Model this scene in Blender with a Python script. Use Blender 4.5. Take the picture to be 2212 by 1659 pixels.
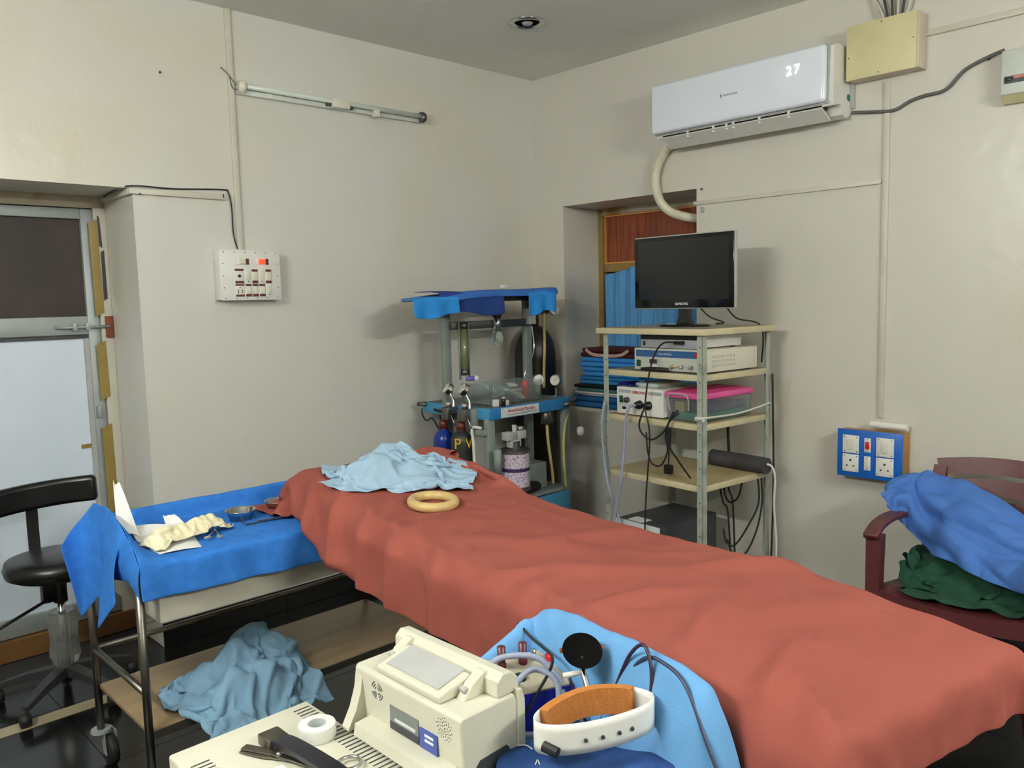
import bpy, bmesh, math, random
import numpy as np
from mathutils import Vector, Matrix, noise as mnoise

# ------------------------------------------------------------------ clean, camera, light, exposure
for o in list(bpy.data.objects): bpy.data.objects.remove(o)
scene = bpy.context.scene
COL = scene.collection
PI = math.pi

cam_d = bpy.data.cameras.new('camera'); cam = bpy.data.objects.new('camera', cam_d); COL.objects.link(cam)
cam_d.sensor_fit = 'HORIZONTAL'; cam_d.sensor_width = 36.0; cam_d.lens = 36.0*1770.53/2212.0
cam_d.clip_start = 0.05; cam_d.clip_end = 50
_yaw, _pitch, _roll = (math.radians(a) for a in (43.836, 5.872, 1.396))
_f = Vector((math.sin(_yaw)*math.cos(_pitch), math.cos(_yaw)*math.cos(_pitch), -math.sin(_pitch)))
_r = Vector((math.cos(_yaw), -math.sin(_yaw), 0)); _d = _f.cross(_r)
_r2 = math.cos(_roll)*_r + math.sin(_roll)*_d; _d2 = -math.sin(_roll)*_r + math.cos(_roll)*_d
_m = Matrix(((_r2.x, -_d2.x, -_f.x), (_r2.y, -_d2.y, -_f.y), (_r2.z, -_d2.z, -_f.z))).to_4x4()
_m.translation = Vector((0, 0, 1.655)); cam.matrix_world = _m
scene.camera = cam

world = bpy.data.worlds.new('room_world'); scene.world = world; world.use_nodes = True
world.node_tree.nodes['Background'].inputs[0].default_value = (0.6, 0.65, 0.7, 1)
world.node_tree.nodes['Background'].inputs[1].default_value = 0.05

def tube_lamp(name, lbl, p, q, watts, col):
    # a lit fluorescent tube on a wall behind the photographer: glowing glass, batten and end holders
    m = bpy.data.materials.new(name+'_glow'); m.use_nodes = True; nt = m.node_tree; nt.nodes.clear()
    tc = nt.nodes.new('ShaderNodeTexCoord'); nz = nt.nodes.new('ShaderNodeTexNoise'); nz.inputs['Scale'].default_value = 2
    em = nt.nodes.new('ShaderNodeEmission'); em.inputs[0].default_value = (*col, 1); em.inputs[1].default_value = watts
    out = nt.nodes.new('ShaderNodeOutputMaterial'); nt.links.new(em.outputs[0], out.inputs[0])
    p, q = Vector(p), Vector(q); d = (q-p).normalized(); u = Vector((0, 0, 1)); w = d.cross(u); n = 12
    vs_, fs_ = [], []
    for c in (p, q):
        for k in range(n): vs_.append(c+0.018*(math.cos(2*PI*k/n)*u+math.sin(2*PI*k/n)*w))
    for k in range(n): fs_.append((k, (k+1) % n, n+(k+1) % n, n+k))
    me = bpy.data.meshes.new(name); me.from_pydata([tuple(v) for v in vs_], [], fs_); me.materials.append(m)
    root = bpy.data.objects.new(name, None); COL.objects.link(root); root['label'] = lbl; root['category'] = 'tube light'
    o = bpy.data.objects.new('glass_tube', me); COL.objects.link(o); o.parent = root
    return root
tube_lamp('lit_tube_light', 'lit tube light on the near wall', (-0.86, 1.05, 2.62), (-0.86, 2.25, 2.62), 285, (0.98, 1.0, 0.965))
tube_lamp('lit_tube_light', 'lit tube light on the rear wall', (1.2, -1.46, 2.62), (2.4, -1.46, 2.62), 250, (0.97, 1.0, 0.98))

vs = scene.view_settings
vs.view_transform = 'Standard'; vs.look = 'None'; vs.gamma = 1.0; vs.use_curve_mapping = False
vs.exposure = 0.24

# ------------------------------------------------------------------ materials
def lin(c):
    return tuple(((v/255.0)/12.92 if v/255.0 <= 0.04045 else ((v/255.0+0.055)/1.055)**2.4) for v in c)
MATS = {}
def mat(name, rgb, rough=0.5, metal=0.0, var=0.06, scale=8.0, bump=0.0, bscale=150.0, spec=0.5, trans=0.0,
        alpha=1.0, coat=0.0, sheen=0.0, emit=0.0, rgb2=None, stretch=None, detail=3.0, lo=0.35, hi=0.65):
    if name in MATS: return MATS[name]
    m = bpy.data.materials.new(name); m.use_nodes = True; nt = m.node_tree; N = nt.nodes; L = nt.links
    b = N['Principled BSDF']; c = lin(rgb)
    tc = N.new('ShaderNodeTexCoord'); src = tc.outputs['Object']
    if stretch:
        mp = N.new('ShaderNodeMapping'); mp.inputs['Scale'].default_value = stretch
        L.new(src, mp.inputs[0]); src = mp.outputs[0]
    nz = N.new('ShaderNodeTexNoise'); nz.inputs['Scale'].default_value = scale; nz.inputs['Detail'].default_value = detail
    L.new(src, nz.inputs['Vector'])
    rp = N.new('ShaderNodeValToRGB'); L.new(nz.outputs['Fac'], rp.inputs[0])
    c2 = lin(rgb2) if rgb2 else tuple(min(1, v*(1+var)) for v in c)
    c1 = c if rgb2 else tuple(v*(1-var) for v in c)
    rp.color_ramp.elements[0].position = lo; rp.color_ramp.elements[1].position = hi
    rp.color_ramp.elements[0].color = (*c1, 1); rp.color_ramp.elements[1].color = (*c2, 1)
    L.new(rp.outputs[0], b.inputs['Base Color'])
    b.inputs['Roughness'].default_value = rough; b.inputs['Metallic'].default_value = metal
    b.inputs['Specular IOR Level'].default_value = spec
    b.inputs['Transmission Weight'].default_value = trans; b.inputs['Alpha'].default_value = alpha
    b.inputs['Coat Weight'].default_value = coat; b.inputs['Sheen Weight'].default_value = sheen
    if bump:
        n2 = N.new('ShaderNodeTexNoise'); n2.inputs['Scale'].default_value = bscale; n2.inputs['Detail'].default_value = 3
        L.new(tc.outputs['Object'], n2.inputs['Vector'])
        bp = N.new('ShaderNodeBump'); bp.inputs['Strength'].default_value = bump; bp.inputs['Distance'].default_value = 0.01
        L.new(n2.outputs['Fac'], bp.inputs['Height']); L.new(bp.outputs[0], b.inputs['Normal'])
    if emit:
        b.inputs['Emission Color'].default_value = (*c, 1); b.inputs['Emission Strength'].default_value = emit
    MATS[name] = m; return m

def wall_mat(name, rgb, stain, rough):
    m = mat(name, rgb, rough=rough, rgb2=stain, scale=1.1, detail=4, lo=0.48, hi=0.75, bump=0.25, bscale=12, spec=0.45)
    return m
M_wallL = wall_mat('cream_gloss_paint_left', (216, 215, 208), (213, 207, 188), 0.28)
M_wallR = wall_mat('cream_gloss_paint_right', (214, 211, 201), (210, 202, 182), 0.30)
M_wallB = wall_mat('cream_gloss_paint_rear', (205, 200, 186), (200, 192, 170), 0.4)
M_ceil = mat('ceiling_distemper', (232, 232, 224), 0.85, var=0.04, scale=1.2, bump=0.1, bscale=60)
M_tile = mat('black_granite_tile', (17, 17, 17), 0.16, rgb2=(27, 27, 26), scale=60, spec=0.5)
M_grout = mat('dark_grout', (46, 44, 42), 0.8)
M_strip = mat('worn_marble_strip', (176, 168, 140), 0.45, rgb2=(150, 138, 105), scale=6)
M_white = mat('white_plastic', (232, 232, 226), 0.35, var=0.03)
M_ivory = mat('ivory_plastic', (226, 222, 205), 0.4, var=0.03)
M_trunk = mat('painted_trunking', (208, 204, 190), 0.4, var=0.03)
M_black = mat('black_plastic', (16, 16, 17), 0.4, var=0.1)
M_blackg = mat('black_gloss', (8, 8, 9), 0.12, var=0.1)
M_rub = mat('black_rubber', (22, 22, 22), 0.6, var=0.1)
M_chrome = mat('chrome_steel', (200, 200, 200), 0.18, 1.0, var=0.05)
M_steel = mat('brushed_stainless', (120, 116, 108), 0.40, 1.0, var=0.1, scale=25)
M_dsteel = mat('dull_steel', (112, 112, 110), 0.42, 0.9, var=0.1)
M_alu = mat('aluminium_section', (165, 172, 172), 0.45, 0.35, var=0.05)
M_gpost = mat('worn_grey_green_paint', (168, 176, 164), 0.55, rgb2=(128, 132, 120), scale=16, lo=0.5, hi=0.75)
M_apost = mat('grey_enamel', (128, 138, 134), 0.5, var=0.08)
M_shelf = mat('cream_laminate', (206, 196, 160), 0.5, var=0.05, scale=12)
M_shelfs = mat('dusty_shelf_top', (178, 160, 118), 0.5, rgb2=(196, 180, 138), scale=5)
M_blue = mat('blue_paint', (38, 118, 178), 0.45, var=0.06)
M_red = mat('terracotta_sheet', (147, 79, 69), 0.9, var=0.05, scale=3, bump=0.2, bscale=500, spec=0.2)
M_blued = mat('bright_blue_drape', (46, 112, 194), 0.9, rgb2=(54, 122, 206), scale=30, bump=0.2, bscale=420, spec=0.2)
M_lblue = mat('pale_blue_cotton', (156, 184, 206), 0.9, var=0.04, bump=0.15, bscale=420, spec=0.2)
M_gblue = mat('greyed_blue_cotton', (124, 160, 186), 0.9, var=0.06, bump=0.15, bscale=420, spec=0.2)
M_sblue = mat('sky_blue_drape', (104, 158, 208), 0.9, var=0.04, bump=0.2, bscale=420, spec=0.2)
M_gown = mat('cornflower_gown_cloth', (74, 116, 188), 0.9, var=0.05, bump=0.15, bscale=420, spec=0.2)
M_green = mat('bottle_green_cloth', (12, 62, 42), 0.9, var=0.08, bump=0.15, bscale=420)
M_navy = mat('navy_bag_cloth', (18, 60, 118), 0.8, var=0.1, bump=0.15, bscale=300)
M_maroon = mat('maroon_moulded_plastic', (84, 38, 40), 0.42, var=0.06, scale=20, bump=0.08, bscale=200)
M_foam = mat('orange_foam', (186, 118, 54), 0.95, var=0.06, scale=60, bump=0.4, bscale=350)
M_paper = mat('white_paper', (236, 236, 232), 0.7, var=0.02)
M_latex = mat('cream_latex', (236, 228, 190), 0.5, var=0.04)
M_wood = mat('teak_veneer', (150, 74, 38), 0.45, rgb2=(104, 46, 24), scale=3, stretch=(1, 26, 1.0), lo=0.4, hi=0.7)
M_orange = mat('varnished_beading', (206, 150, 72), 0.4, var=0.06)
M_frame = mat('olive_brown_frame_paint', (140, 116, 66), 0.5, var=0.12, scale=10)
M_tape = mat('brown_packing_tape', (146, 124, 62), 0.25, var=0.08, coat=0.4)
M_curt = mat('blue_curtain_cloth', (92, 156, 212), 0.85, var=0.05, bump=0.1, bscale=400)
M_dglass = mat('dark_reflective_pane', (66, 54, 48), 0.45, rgb2=(50, 44, 42), scale=3, spec=0.25)
M_door = mat('white_door_panel', (222, 234, 248), 0.35, var=0.03, scale=3)
M_peel = mat('peeled_paint_plaster', (178, 168, 148), 0.7, rgb2=(138, 104, 56), scale=5, lo=0.5, hi=0.68)
M_laptop = mat('cream_case_plastic', (206, 204, 186), 0.42, var=0.02)
M_lgrey = mat('light_grey_plastic', (172, 174, 172), 0.5, var=0.05)
M_dgrey = mat('dark_grey_plastic', (58, 60, 64), 0.5, var=0.06)
M_glass = mat('clear_glass', (235, 245, 240), 0.05, trans=0.9, var=0.01)
M_tub = mat('clear_tub_plastic', (232, 240, 240), 0.15, trans=0.92, var=0.02)
M_teal = mat('teal_tub_lining', (70, 165, 140), 0.5, var=0.05)
M_pink = mat('pink_lid_plastic', (226, 92, 160), 0.4, var=0.04)
M_ring = mat('ivory_resin_ring', (198, 172, 116), 0.3, var=0.08, scale=25)
M_redp = mat('red_lens', (210, 24, 30), 0.3, var=0.05)
M_redlit = mat('lit_red_neon', (255, 60, 30), 0.4, emit=1.6)
M_green_s = mat('dark_green_switch', (14, 70, 44), 0.4)
M_digit = mat('white_led_digits', (245, 255, 255), 0.4, emit=3.0)
M_cyl = mat('blue_cylinder_paint', (14, 42, 128), 0.28, var=0.08)
M_cylk = mat('black_cylinder_paint', (22, 18, 17), 0.4, var=0.15)
M_cylg = mat('dark_grey_cylinder_paint', (30, 32, 34), 0.4, var=0.15)
M_yellow = mat('yellow_marking', (212, 176, 30), 0.6)
M_hose = mat('grey_hose', (150, 158, 182), 0.4, var=0.04)
M_hosey = mat('yellowed_hose', (186, 172, 112), 0.5, var=0.08)
M_whose = mat('white_cord', (220, 220, 212), 0.5)
M_brown = mat('brown_bakelite', (92, 36, 24), 0.45)
M_maroonc = mat('maroon_cloth', (72, 20, 24), 0.9, var=0.08)
M_granule = mat('pink_white_granules', (202, 190, 204), 0.7, rgb2=(120, 98, 128), scale=120, lo=0.52, hi=0.62)
M_violet = mat('violet_band', (52, 34, 84), 0.5)
M_ivbox = mat('pale_yellow_box', (214, 206, 160), 0.45, var=0.03)
M_wsteel = mat('cream_enamel_sheet', (214, 211, 196), 0.5, rgb2=(196, 192, 174), scale=4)
M_wshelf = mat('grained_shelf_laminate', (150, 128, 96), 0.4, rgb2=(126, 108, 82), scale=2.5, stretch=(1, 7, 1))
M_label = mat('pale_label', (206, 214, 214), 0.5)
M_txtd = mat('dark_print', (60, 60, 70), 0.6)
M_txtr = mat('red_print', (178, 40, 50), 0.6)
M_txtg = mat('grey_print', (150, 152, 158), 0.6)
M_txtw = mat('white_print', (235, 235, 235), 0.6)
M_bglass = mat('brown_bottle_glass', (44, 18, 16), 0.15)
M_bluebox = mat('royal_blue_case', (22, 28, 140), 0.35, var=0.06)
M_gstick = mat('green_sticker', (40, 130, 80), 0.5)
M_plyw = mat('varnished_ply', (176, 124, 52), 0.4, var=0.12, scale=12)
M_swblue = mat('blue_switch_laminate', (20, 96, 190), 0.4, var=0.02)
M_film = mat('cling_film', (190, 195, 190), 0.18, trans=0.75, var=0.02)
M_bklth = mat('black_leatherette', (15, 15, 16), 0.32, var=0.1, bump=0.06, bscale=300)
M_roll = mat('dark_grey_foam_pipe', (62, 60, 62), 0.8, var=0.1)
M_rust = mat('rust_brown_plate', (124, 66, 42), 0.6, var=0.15)

# ------------------------------------------------------------------ mesh helpers
class MB:
    def __init__(s): s.bm = bmesh.new()
    def box(s, x0, x1, y0, y1, z0, z1, bev=0.0, seg=2, M=None):
        vs = [s.bm.verts.new(p) for p in ((x0,y0,z0),(x1,y0,z0),(x1,y1,z0),(x0,y1,z0),(x0,y0,z1),(x1,y0,z1),(x1,y1,z1),(x0,y1,z1))]
        fs = [s.bm.faces.new([vs[i] for i in q]) for q in ((0,3,2,1),(4,5,6,7),(0,1,5,4),(1,2,6,5),(2,3,7,6),(3,0,4,7))]
        if M is not None: bmesh.ops.transform(s.bm, matrix=M, verts=vs)
        if bev > 0:
            es = list({e for f in fs for e in f.edges})
            bmesh.ops.bevel(s.bm, geom=es, offset=bev, segments=seg, profile=0.5, affect='EDGES')
        return s
    def tube(s, pts, r, n=8, cap=True):
        pts = [Vector(p) for p in pts]; rings = []
        rr = r if isinstance(r, (list, tuple)) else [r]*len(pts)
        up = None
        for i, p in enumerate(pts):
            t = (pts[min(i+1, len(pts)-1)]-pts[max(i-1, 0)]); t = t.normalized() if t.length > 1e-9 else Vector((0,0,1))
            if up is None: up = Vector((0,0,1)) if abs(t.z) < 0.9 else Vector((1,0,0))
            a = t.cross(up)
            a = a.normalized() if a.length > 1e-6 else t.orthogonal().normalized()
            b = t.cross(a).normalized(); up = -b if (-b).dot(up) > 0 else b
            rings.append([s.bm.verts.new(p + rr[i]*(math.cos(k*2*PI/n)*a + math.sin(k*2*PI/n)*b)) for k in range(n)])
        for A, B in zip(rings, rings[1:]):
            for k in range(n): s.bm.faces.new((A[k], A[(k+1)%n], B[(k+1)%n], B[k]))
        if cap:
            s.bm.faces.new(rings[0][::-1]); s.bm.faces.new(rings[-1])
        return s
    def bar(s, pts, w, h, side=(0,1,0)):
        # rectangular section swept along pts; w is measured along `side`
        pts = [Vector(p) for p in pts]; side = Vector(side).normalized(); rings = []
        ww = w if isinstance(w, (list, tuple)) else [w]*len(pts); hh = h if isinstance(h, (list, tuple)) else [h]*len(pts)
        for i, p in enumerate(pts):
            t = (pts[min(i+1, len(pts)-1)]-pts[max(i-1, 0)]).normalized()
            sd = (side - t*side.dot(t)).normalized(); u = t.cross(sd).normalized()
            rings.append([s.bm.verts.new(p + sd*ww[i]/2*a + u*hh[i]/2*b) for a, b in ((-1,-1),(1,-1),(1,1),(-1,1))])
        for A, B in zip(rings, rings[1:]):
            for k in range(4): s.bm.faces.new((A[k], A[(k+1)%4], B[(k+1)%4], B[k]))
        s.bm.faces.new(rings[0][::-1]); s.bm.faces.new(rings[-1]); return s
    def lathe(s, prof, c=(0,0,0), n=24, axis='z'):
        rings = []
        for r, z in prof:
            ring = []
            for k in range(n):
                a = 2*PI*k/n; x, y = r*math.cos(a), r*math.sin(a)
                p = (x, y, z) if axis == 'z' else ((z, x, y) if axis == 'x' else (x, z, y))
                ring.append(s.bm.verts.new(Vector(p)+Vector(c)))
            rings.append(ring)
        for A, B in zip(rings, rings[1:]):
            for k in range(n): s.bm.faces.new((A[k], A[(k+1)%n], B[(k+1)%n], B[k]))
        if prof[0][0] > 1e-6: s.bm.faces.new(rings[0][::-1])
        if prof[-1][0] > 1e-6: s.bm.faces.new(rings[-1])
        return s
    def prism(s, poly, a0, a1, axis='x'):
        def P(u, v, a): return (a, u, v) if axis == 'x' else ((u, a, v) if axis == 'y' else (u, v, a))
        A = [s.bm.verts.new(P(u, v, a0)) for u, v in poly]; B = [s.bm.verts.new(P(u, v, a1)) for u, v in poly]
        n = len(poly)
        for k in range(n): s.bm.faces.new((A[k], A[(k+1)%n], B[(k+1)%n], B[k]))
        s.bm.faces.new(A[::-1]); s.bm.faces.new(B); return s
    def torus(s, R, r, c=(0,0,0), n=32, m=12):
        g = [[s.bm.verts.new(Vector(c)+Vector(((R+r*math.cos(b))*math.cos(a), (R+r*math.cos(b))*math.sin(a), r*math.sin(b))))
              for b in (2*PI*j/m for j in range(m))] for a in (2*PI*i/n for i in range(n))]
        for i in range(n):
            for j in range(m):
                s.bm.faces.new((g[i][j], g[(i+1)%n][j], g[(i+1)%n][(j+1)%m], g[i][(j+1)%m]))
        return s
    def grid(s, G):
        # G: array (n,m,3)
        n, m = G.shape[:2]
        v = [[s.bm.verts.new(G[i, j]) for j in range(m)] for i in range(n)]
        for i in range(n-1):
            for j in range(m-1): s.bm.faces.new((v[i][j], v[i+1][j], v[i+1][j+1], v[i][j+1]))
        return s
    def build(s, name, m, parent=None, smooth=False, loc=None, rot=None, auto=None):
        bmesh.ops.recalc_face_normals(s.bm, faces=s.bm.faces)
        me = bpy.data.meshes.new(name); s.bm.to_mesh(me); s.bm.free()
        if smooth or auto:
            for p in me.polygons: p.use_smooth = True
        if auto:
            try: me.set_sharp_from_angle(angle=math.radians(auto))
            except Exception: pass
        me.materials.append(m)
        o = bpy.data.objects.new(name, me); COL.objects.link(o)
        if parent: o.parent = parent
        if loc: o.location = loc
        if rot: o.rotation_euler = rot
        return o

def tag(o, label, cat, group=None):
    o['label'] = label; o['category'] = cat
    if group: o['group'] = group
    return o
def thing(name, label, cat, loc=(0,0,0), rotz=0.0, group=None):
    o = bpy.data.objects.new(name, None); COL.objects.link(o); o.empty_display_size = 0.05
    o.location = loc; o.rotation_euler = (0, 0, rotz); return tag(o, label, cat, group)
def struct(o): o['kind'] = 'structure'; return o
def bx(name, m, parent, x0, x1, y0, y1, z0, z1, bev=0.0, seg=2, auto=None):
    return MB().box(x0, x1, y0, y1, z0, z1, bev, seg).build(name, m, parent, auto=(40 if bev else None))
def label(o, text): o['label'] = text; return o

def text(name, body, size, m, parent, loc, rot, depth=0.0008, align='CENTER'):
    cu = bpy.data.curves.new(name, 'FONT'); cu.body = body; cu.size = size; cu.extrude = depth
    cu.align_x = align; cu.align_y = 'CENTER'; cu.resolution_u = 3
    tmp = bpy.data.objects.new(name, cu); COL.objects.link(tmp)
    bpy.context.view_layer.update()
    me = bpy.data.meshes.new_from_object(tmp.evaluated_get(bpy.context.evaluated_depsgraph_get()))
    bpy.data.objects.remove(tmp); me.materials.clear(); me.materials.append(m)
    o = bpy.data.objects.new(name, me); COL.objects.link(o)
    o.parent = parent; o.location = loc; o.rotation_euler = rot; return o
TW = (PI/2, 0, 0)      # text standing on a face that looks along local -y

def spline(pts, n=8):
    pts = [Vector(p) for p in pts]; out = []
    for i in range(len(pts)-1):
        p0 = pts[max(i-1, 0)]; p1 = pts[i]; p2 = pts[i+1]; p3 = pts[min(i+2, len(pts)-1)]
        for k in range(n):
            t = k/n
            out.append(0.5*((2*p1)+(p2-p0)*t+(2*p0-5*p1+4*p2-p3)*t*t+(3*p1-p0-3*p2+p3)*t**3))
    out.append(pts[-1]); return out
def cord(name, pts, r, m, parent=None, n=8, seg=8):
    return MB().tube(spline(pts, n), r, seg).build(name, m, parent, smooth=True)

# ------------------------------------------------------------------ a small cloth solver (drape and crumple)
def cloth(P, rest, collide, steps=140, iters=8, selfr=0.0, damp=0.97, g=0.0035, fric=0.6, bend=0.35, shear=0.6, every=3, pin=None):
    P0 = P.astype(float).copy()
    P = P.astype(float).copy(); Q = P.copy(); n, m = P.shape[:2]; rx, ry = rest; rd = math.hypot(rx, ry)
    def sol(A, B, L, k):
        d = B-A; l = np.sqrt((d*d).sum(-1, keepdims=True))+1e-9; c = d*((l-L)/l)*(0.5*k); A += c; B -= c
    idx = np.indices((n, m)).reshape(2, -1).T
    near = (np.abs(idx[:, None, :]-idx[None, :, :]).max(-1) <= 2) if selfr else None
    for st in range(steps):
        V = (P-Q)*damp; Q = P.copy(); P += V; P[..., 2] -= g
        for it in range(iters):
            for p in (0, 1):
                sol(P[p:n-1:2], P[p+1:n:2], rx, 1.0)
                sol(P[:, p:m-1:2], P[:, p+1:m:2], ry, 1.0)
                sol(P[p:n-1:2, :-1], P[p+1:n:2, 1:], rd, shear)
                sol(P[p:n-1:2, 1:], P[p+1:n:2, :-1], rd, shear)
            if it % 3 == 0 and bend:
                for p in range(4):
                    sol(P[p:n-2:4], P[p+2:n:4][:P[p:n-2:4].shape[0]], 2*rx, bend)
                    sol(P[:, p:m-2:4], P[:, p+2:m:4][:, :P[:, p:m-2:4].shape[1]], 2*ry, bend)
            hit = collide(P)
            if pin is not None: P[pin] = P0[pin]
        if selfr and st % every == 0:
            F = P.reshape(-1, 3); sq = (F*F).sum(1)
            D2 = sq[:, None]+sq[None, :]-2*F@F.T
            ii, jj = np.nonzero((D2 < selfr*selfr) & ~near); k = ii < jj; ii, jj = ii[k], jj[k]
            if len(ii):
                d = F[jj]-F[ii]; l = np.sqrt((d*d).sum(1, keepdims=True))+1e-6
                c = d/l*(selfr-l)*0.4
                np.add.at(F, ii, -c); np.add.at(F, jj, c); P = F.reshape(n, m, 3); collide(P)
        if hit is not None: Q[hit] += (P[hit]-Q[hit])*fric
    return P
def boxes_collider(boxes, eps=0.006, floor=0.004):
    def col(P):
        hit = np.zeros(P.shape[:2], bool)
        for x0, x1, y0, y1, z0, z1 in boxes:
            x, y, z = P[..., 0], P[..., 1], P[..., 2]
            d = np.stack([x-x0+eps, x1+eps-x, y-y0+eps, y1+eps-y, z-z0+eps, z1+eps-z])
            ins = (d > 0).all(0)
            if ins.any():
                d[4] += 1.0
                k = d.argmin(0)
                for a, (ax, sg, b) in enumerate(((0,-1,x0-eps),(0,1,x1+eps),(1,-1,y0-eps),(1,1,y1+eps),(2,-1,z0-eps),(2,1,z1+eps))):
                    mm = ins & (k == a)
                    P[..., ax][mm] = b
                hit |= ins
        lo = P[..., 2] < floor
        P[..., 2][lo] = floor; hit |= lo
        return hit
    return col
def height_collider(H, eps=0.004):
    def col(P):
        h = H(P[..., 0], P[..., 1])+eps; lo = P[..., 2] < h
        P[..., 2][lo] = h[lo]; return lo
    return col
def flat(x0, x1, y0, y1, z, n, m, comp=1.0, jit=0.002, seed=1):
    rng = np.random.RandomState(seed)
    X, Y = np.meshgrid(np.linspace(x0, x1, n), np.linspace(y0, y1, m), indexing='ij')
    cx, cy = (x0+x1)/2, (y0+y1)/2
    P = np.stack([cx+(X-cx)*comp, cy+(Y-cy)*comp, np.full_like(X, z)], -1)
    P += rng.normal(0, jit, P.shape)
    return P, ((x1-x0)/(n-1), (y1-y0)/(m-1))
def crumple(n, m, w, h, cx, cy, z, sx, sy, hz, seed, ang=0.0, fold=3):
    # a w x h cloth gathered into a footprint of about sx x sy
    rng = np.random.RandomState(seed)
    U, V = np.meshgrid(np.linspace(-0.5, 0.5, n), np.linspace(-0.5, 0.5, m), indexing='ij')
    ph = rng.uniform(0, 6.28, 8)
    a = U*sx + 0.05*np.sin(fold*6.28*V+ph[0])*sx + 0.05*np.sin(9*U+7*V+ph[1])*sx
    b = V*sy + 0.06*np.sin(fold*6.28*U+ph[2])*sy + 0.05*np.sin(8*V-6*U+ph[3])*sy
    zz = z + hz*(0.55+0.45*np.sin(fold*7*U+5*V+ph[4])*np.sin(fold*6*V-3*U+ph[5]))*(1-0.9*np.maximum(abs(U), abs(V))*1.6).clip(0.15, 1)
    c, s = math.cos(ang), math.sin(ang)
    P = np.stack([cx+a*c-b*s, cy+a*s+b*c, zz], -1) + rng.normal(0, 0.003, (n, m, 3))
    return P, (w/(n-1), h/(m-1))
def heap(n, m, cx, cy, sx, sy, ang, extra, bumps, base, seed, z0=0.25, steps=90, edge=0.25, colx=None, bend=0.3, selfr=0.0, g=0.0030):
    # a cloth, `extra` times larger than its footprint, let down over hidden lumps so that it buckles into folds
    rng = np.random.RandomState(seed)
    U, V = np.meshgrid(np.linspace(-0.5, 0.5, n), np.linspace(-0.5, 0.5, m), indexing='ij'); ph = rng.uniform(0, 6.28, 12)
    wob = 1+edge*(np.sin(3*np.arctan2(V, U)+ph[0])*0.5+np.sin(5*np.arctan2(V, U)+ph[1])*0.35)*np.clip(np.hypot(U, V)*2, 0, 1)
    a, b = U*sx*wob, V*sy*wob
    a = a+0.012*np.sin(17*V+ph[2]); b = b+0.012*np.sin(15*U+ph[3])
    c, s = math.cos(ang), math.sin(ang)
    x, y = cx+a*c-b*s, cy+a*s+b*c
    def H(x, y):
        h = base(x, y) if callable(base) else np.full_like(x, base)
        k = np.zeros_like(x)
        for (bx_, by_, r, hh) in bumps: k = np.maximum(k, hh*np.clip(1.15-np.hypot(x-bx_, y-by_)/r, 0, 1))
        return h+k
    zz = H(x, y)+0.02+z0*0.2*(0.5+0.5*np.sin(11*U+9*V+ph[4])*np.sin(10*V-7*U+ph[5]))
    P = np.stack([x, y, zz], -1)+rng.normal(0, 0.004, (n, m, 3))
    hc = height_collider(H)
    def col(P):
        h = hc(P)
        return (h | colx(P)) if colx else h
    return cloth(P, (sx*extra/(n-1), sy*extra/(m-1)), col, steps=steps, iters=7, selfr=selfr, g=g, damp=0.90, fric=0.75, bend=bend, shear=0.5)
def wrinkle(P, amp, freq, seed, ang=0.6, keep=None):
    # creases pressed along the cloth's normals: warped ridges, finer across than along
    n, m = P.shape[:2]
    du = np.gradient(P, axis=0); dv = np.gradient(P, axis=1); N = np.cross(du, dv)
    N /= np.linalg.norm(N, axis=-1, keepdims=True)+1e-9
    lu = np.linalg.norm(du, axis=-1).mean(); lv = np.linalg.norm(dv, axis=-1).mean(); c, s = math.cos(ang), math.sin(ang)
    D = np.zeros((n, m))
    for i in range(n):
        for j in range(m):
            x, y = i*lu, j*lv; a, b = x*c-y*s, x*s+y*c
            w = mnoise.noise(Vector((a*freq*0.5, b*freq*0.5, seed)))
            r1 = 1-abs(mnoise.noise(Vector((a*freq+1.2*w, b*freq*0.35+w, seed+7.3))))*2.2
            r2 = 1-abs(mnoise.noise(Vector((a*freq*0.5-w, b*freq*1.3+0.8*w, seed+3.1))))*2.2
            D[i, j] = max(0, r1)**2*0.65+max(0, r2)**2*0.45-0.35
    if keep is not None: D = D*keep
    return P+N*D[..., None]*amp
def cloth_obj(name, P, m, parent=None, thick=0.003, sub=1, loc=None, rot=None):
    o = MB().grid(P).build(name, m, parent, smooth=True, loc=loc, rot=rot)
    if thick:
        s = o.modifiers.new('thickness', 'SOLIDIFY'); s.thickness = thick; s.offset = 0
    if sub:
        s = o.modifiers.new('smooth', 'SUBSURF'); s.levels = sub; s.render_levels = sub
    return o

# ------------------------------------------------------------------ the room
XW, YW, ZC = 4.096, 4.0, 3.122
X0, Y0 = -0.95, -1.55
RX0, RX1, RZ = 0.20, 1.43, 2.212          # door recess in the left wall
WY0, WY1, WZ0, WZ1 = 2.70, 3.735, 0.93, 2.262   # window recess in the right wall
TH = 0.46
floor = struct(bx('floor', M_grout, None, X0-0.3, XW+0.6, Y0-0.3, YW+0.6, -0.12, -0.006))
_tile = None
for i in range(-2, 8):
    for j in range(-3, 8):
        tx, ty = i*0.6+0.288-0.6, j*0.6+0.10
        x1, y1 = min(tx+0.597, XW), min(ty+0.597, YW)
        if tx < X0-0.05 or ty < Y0-0.3 or tx > XW-0.02 or ty > YW-0.02: continue
        if abs(x1-tx-0.597) < 1e-6 and abs(y1-ty-0.597) < 1e-6:
            if _tile is None: _tile = MB().box(0, 0.597, 0, 0.597, -0.006, 0.0).build('tile', M_tile, floor, loc=(tx, ty, 0))
            else:
                c = _tile.copy(); COL.objects.link(c); c.parent = floor; c.location = (tx, ty, 0)
        else:
            MB().box(0, x1-tx, 0, y1-ty, -0.006, 0.0).build('tile', M_tile, floor, loc=(tx, ty, 0))
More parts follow.
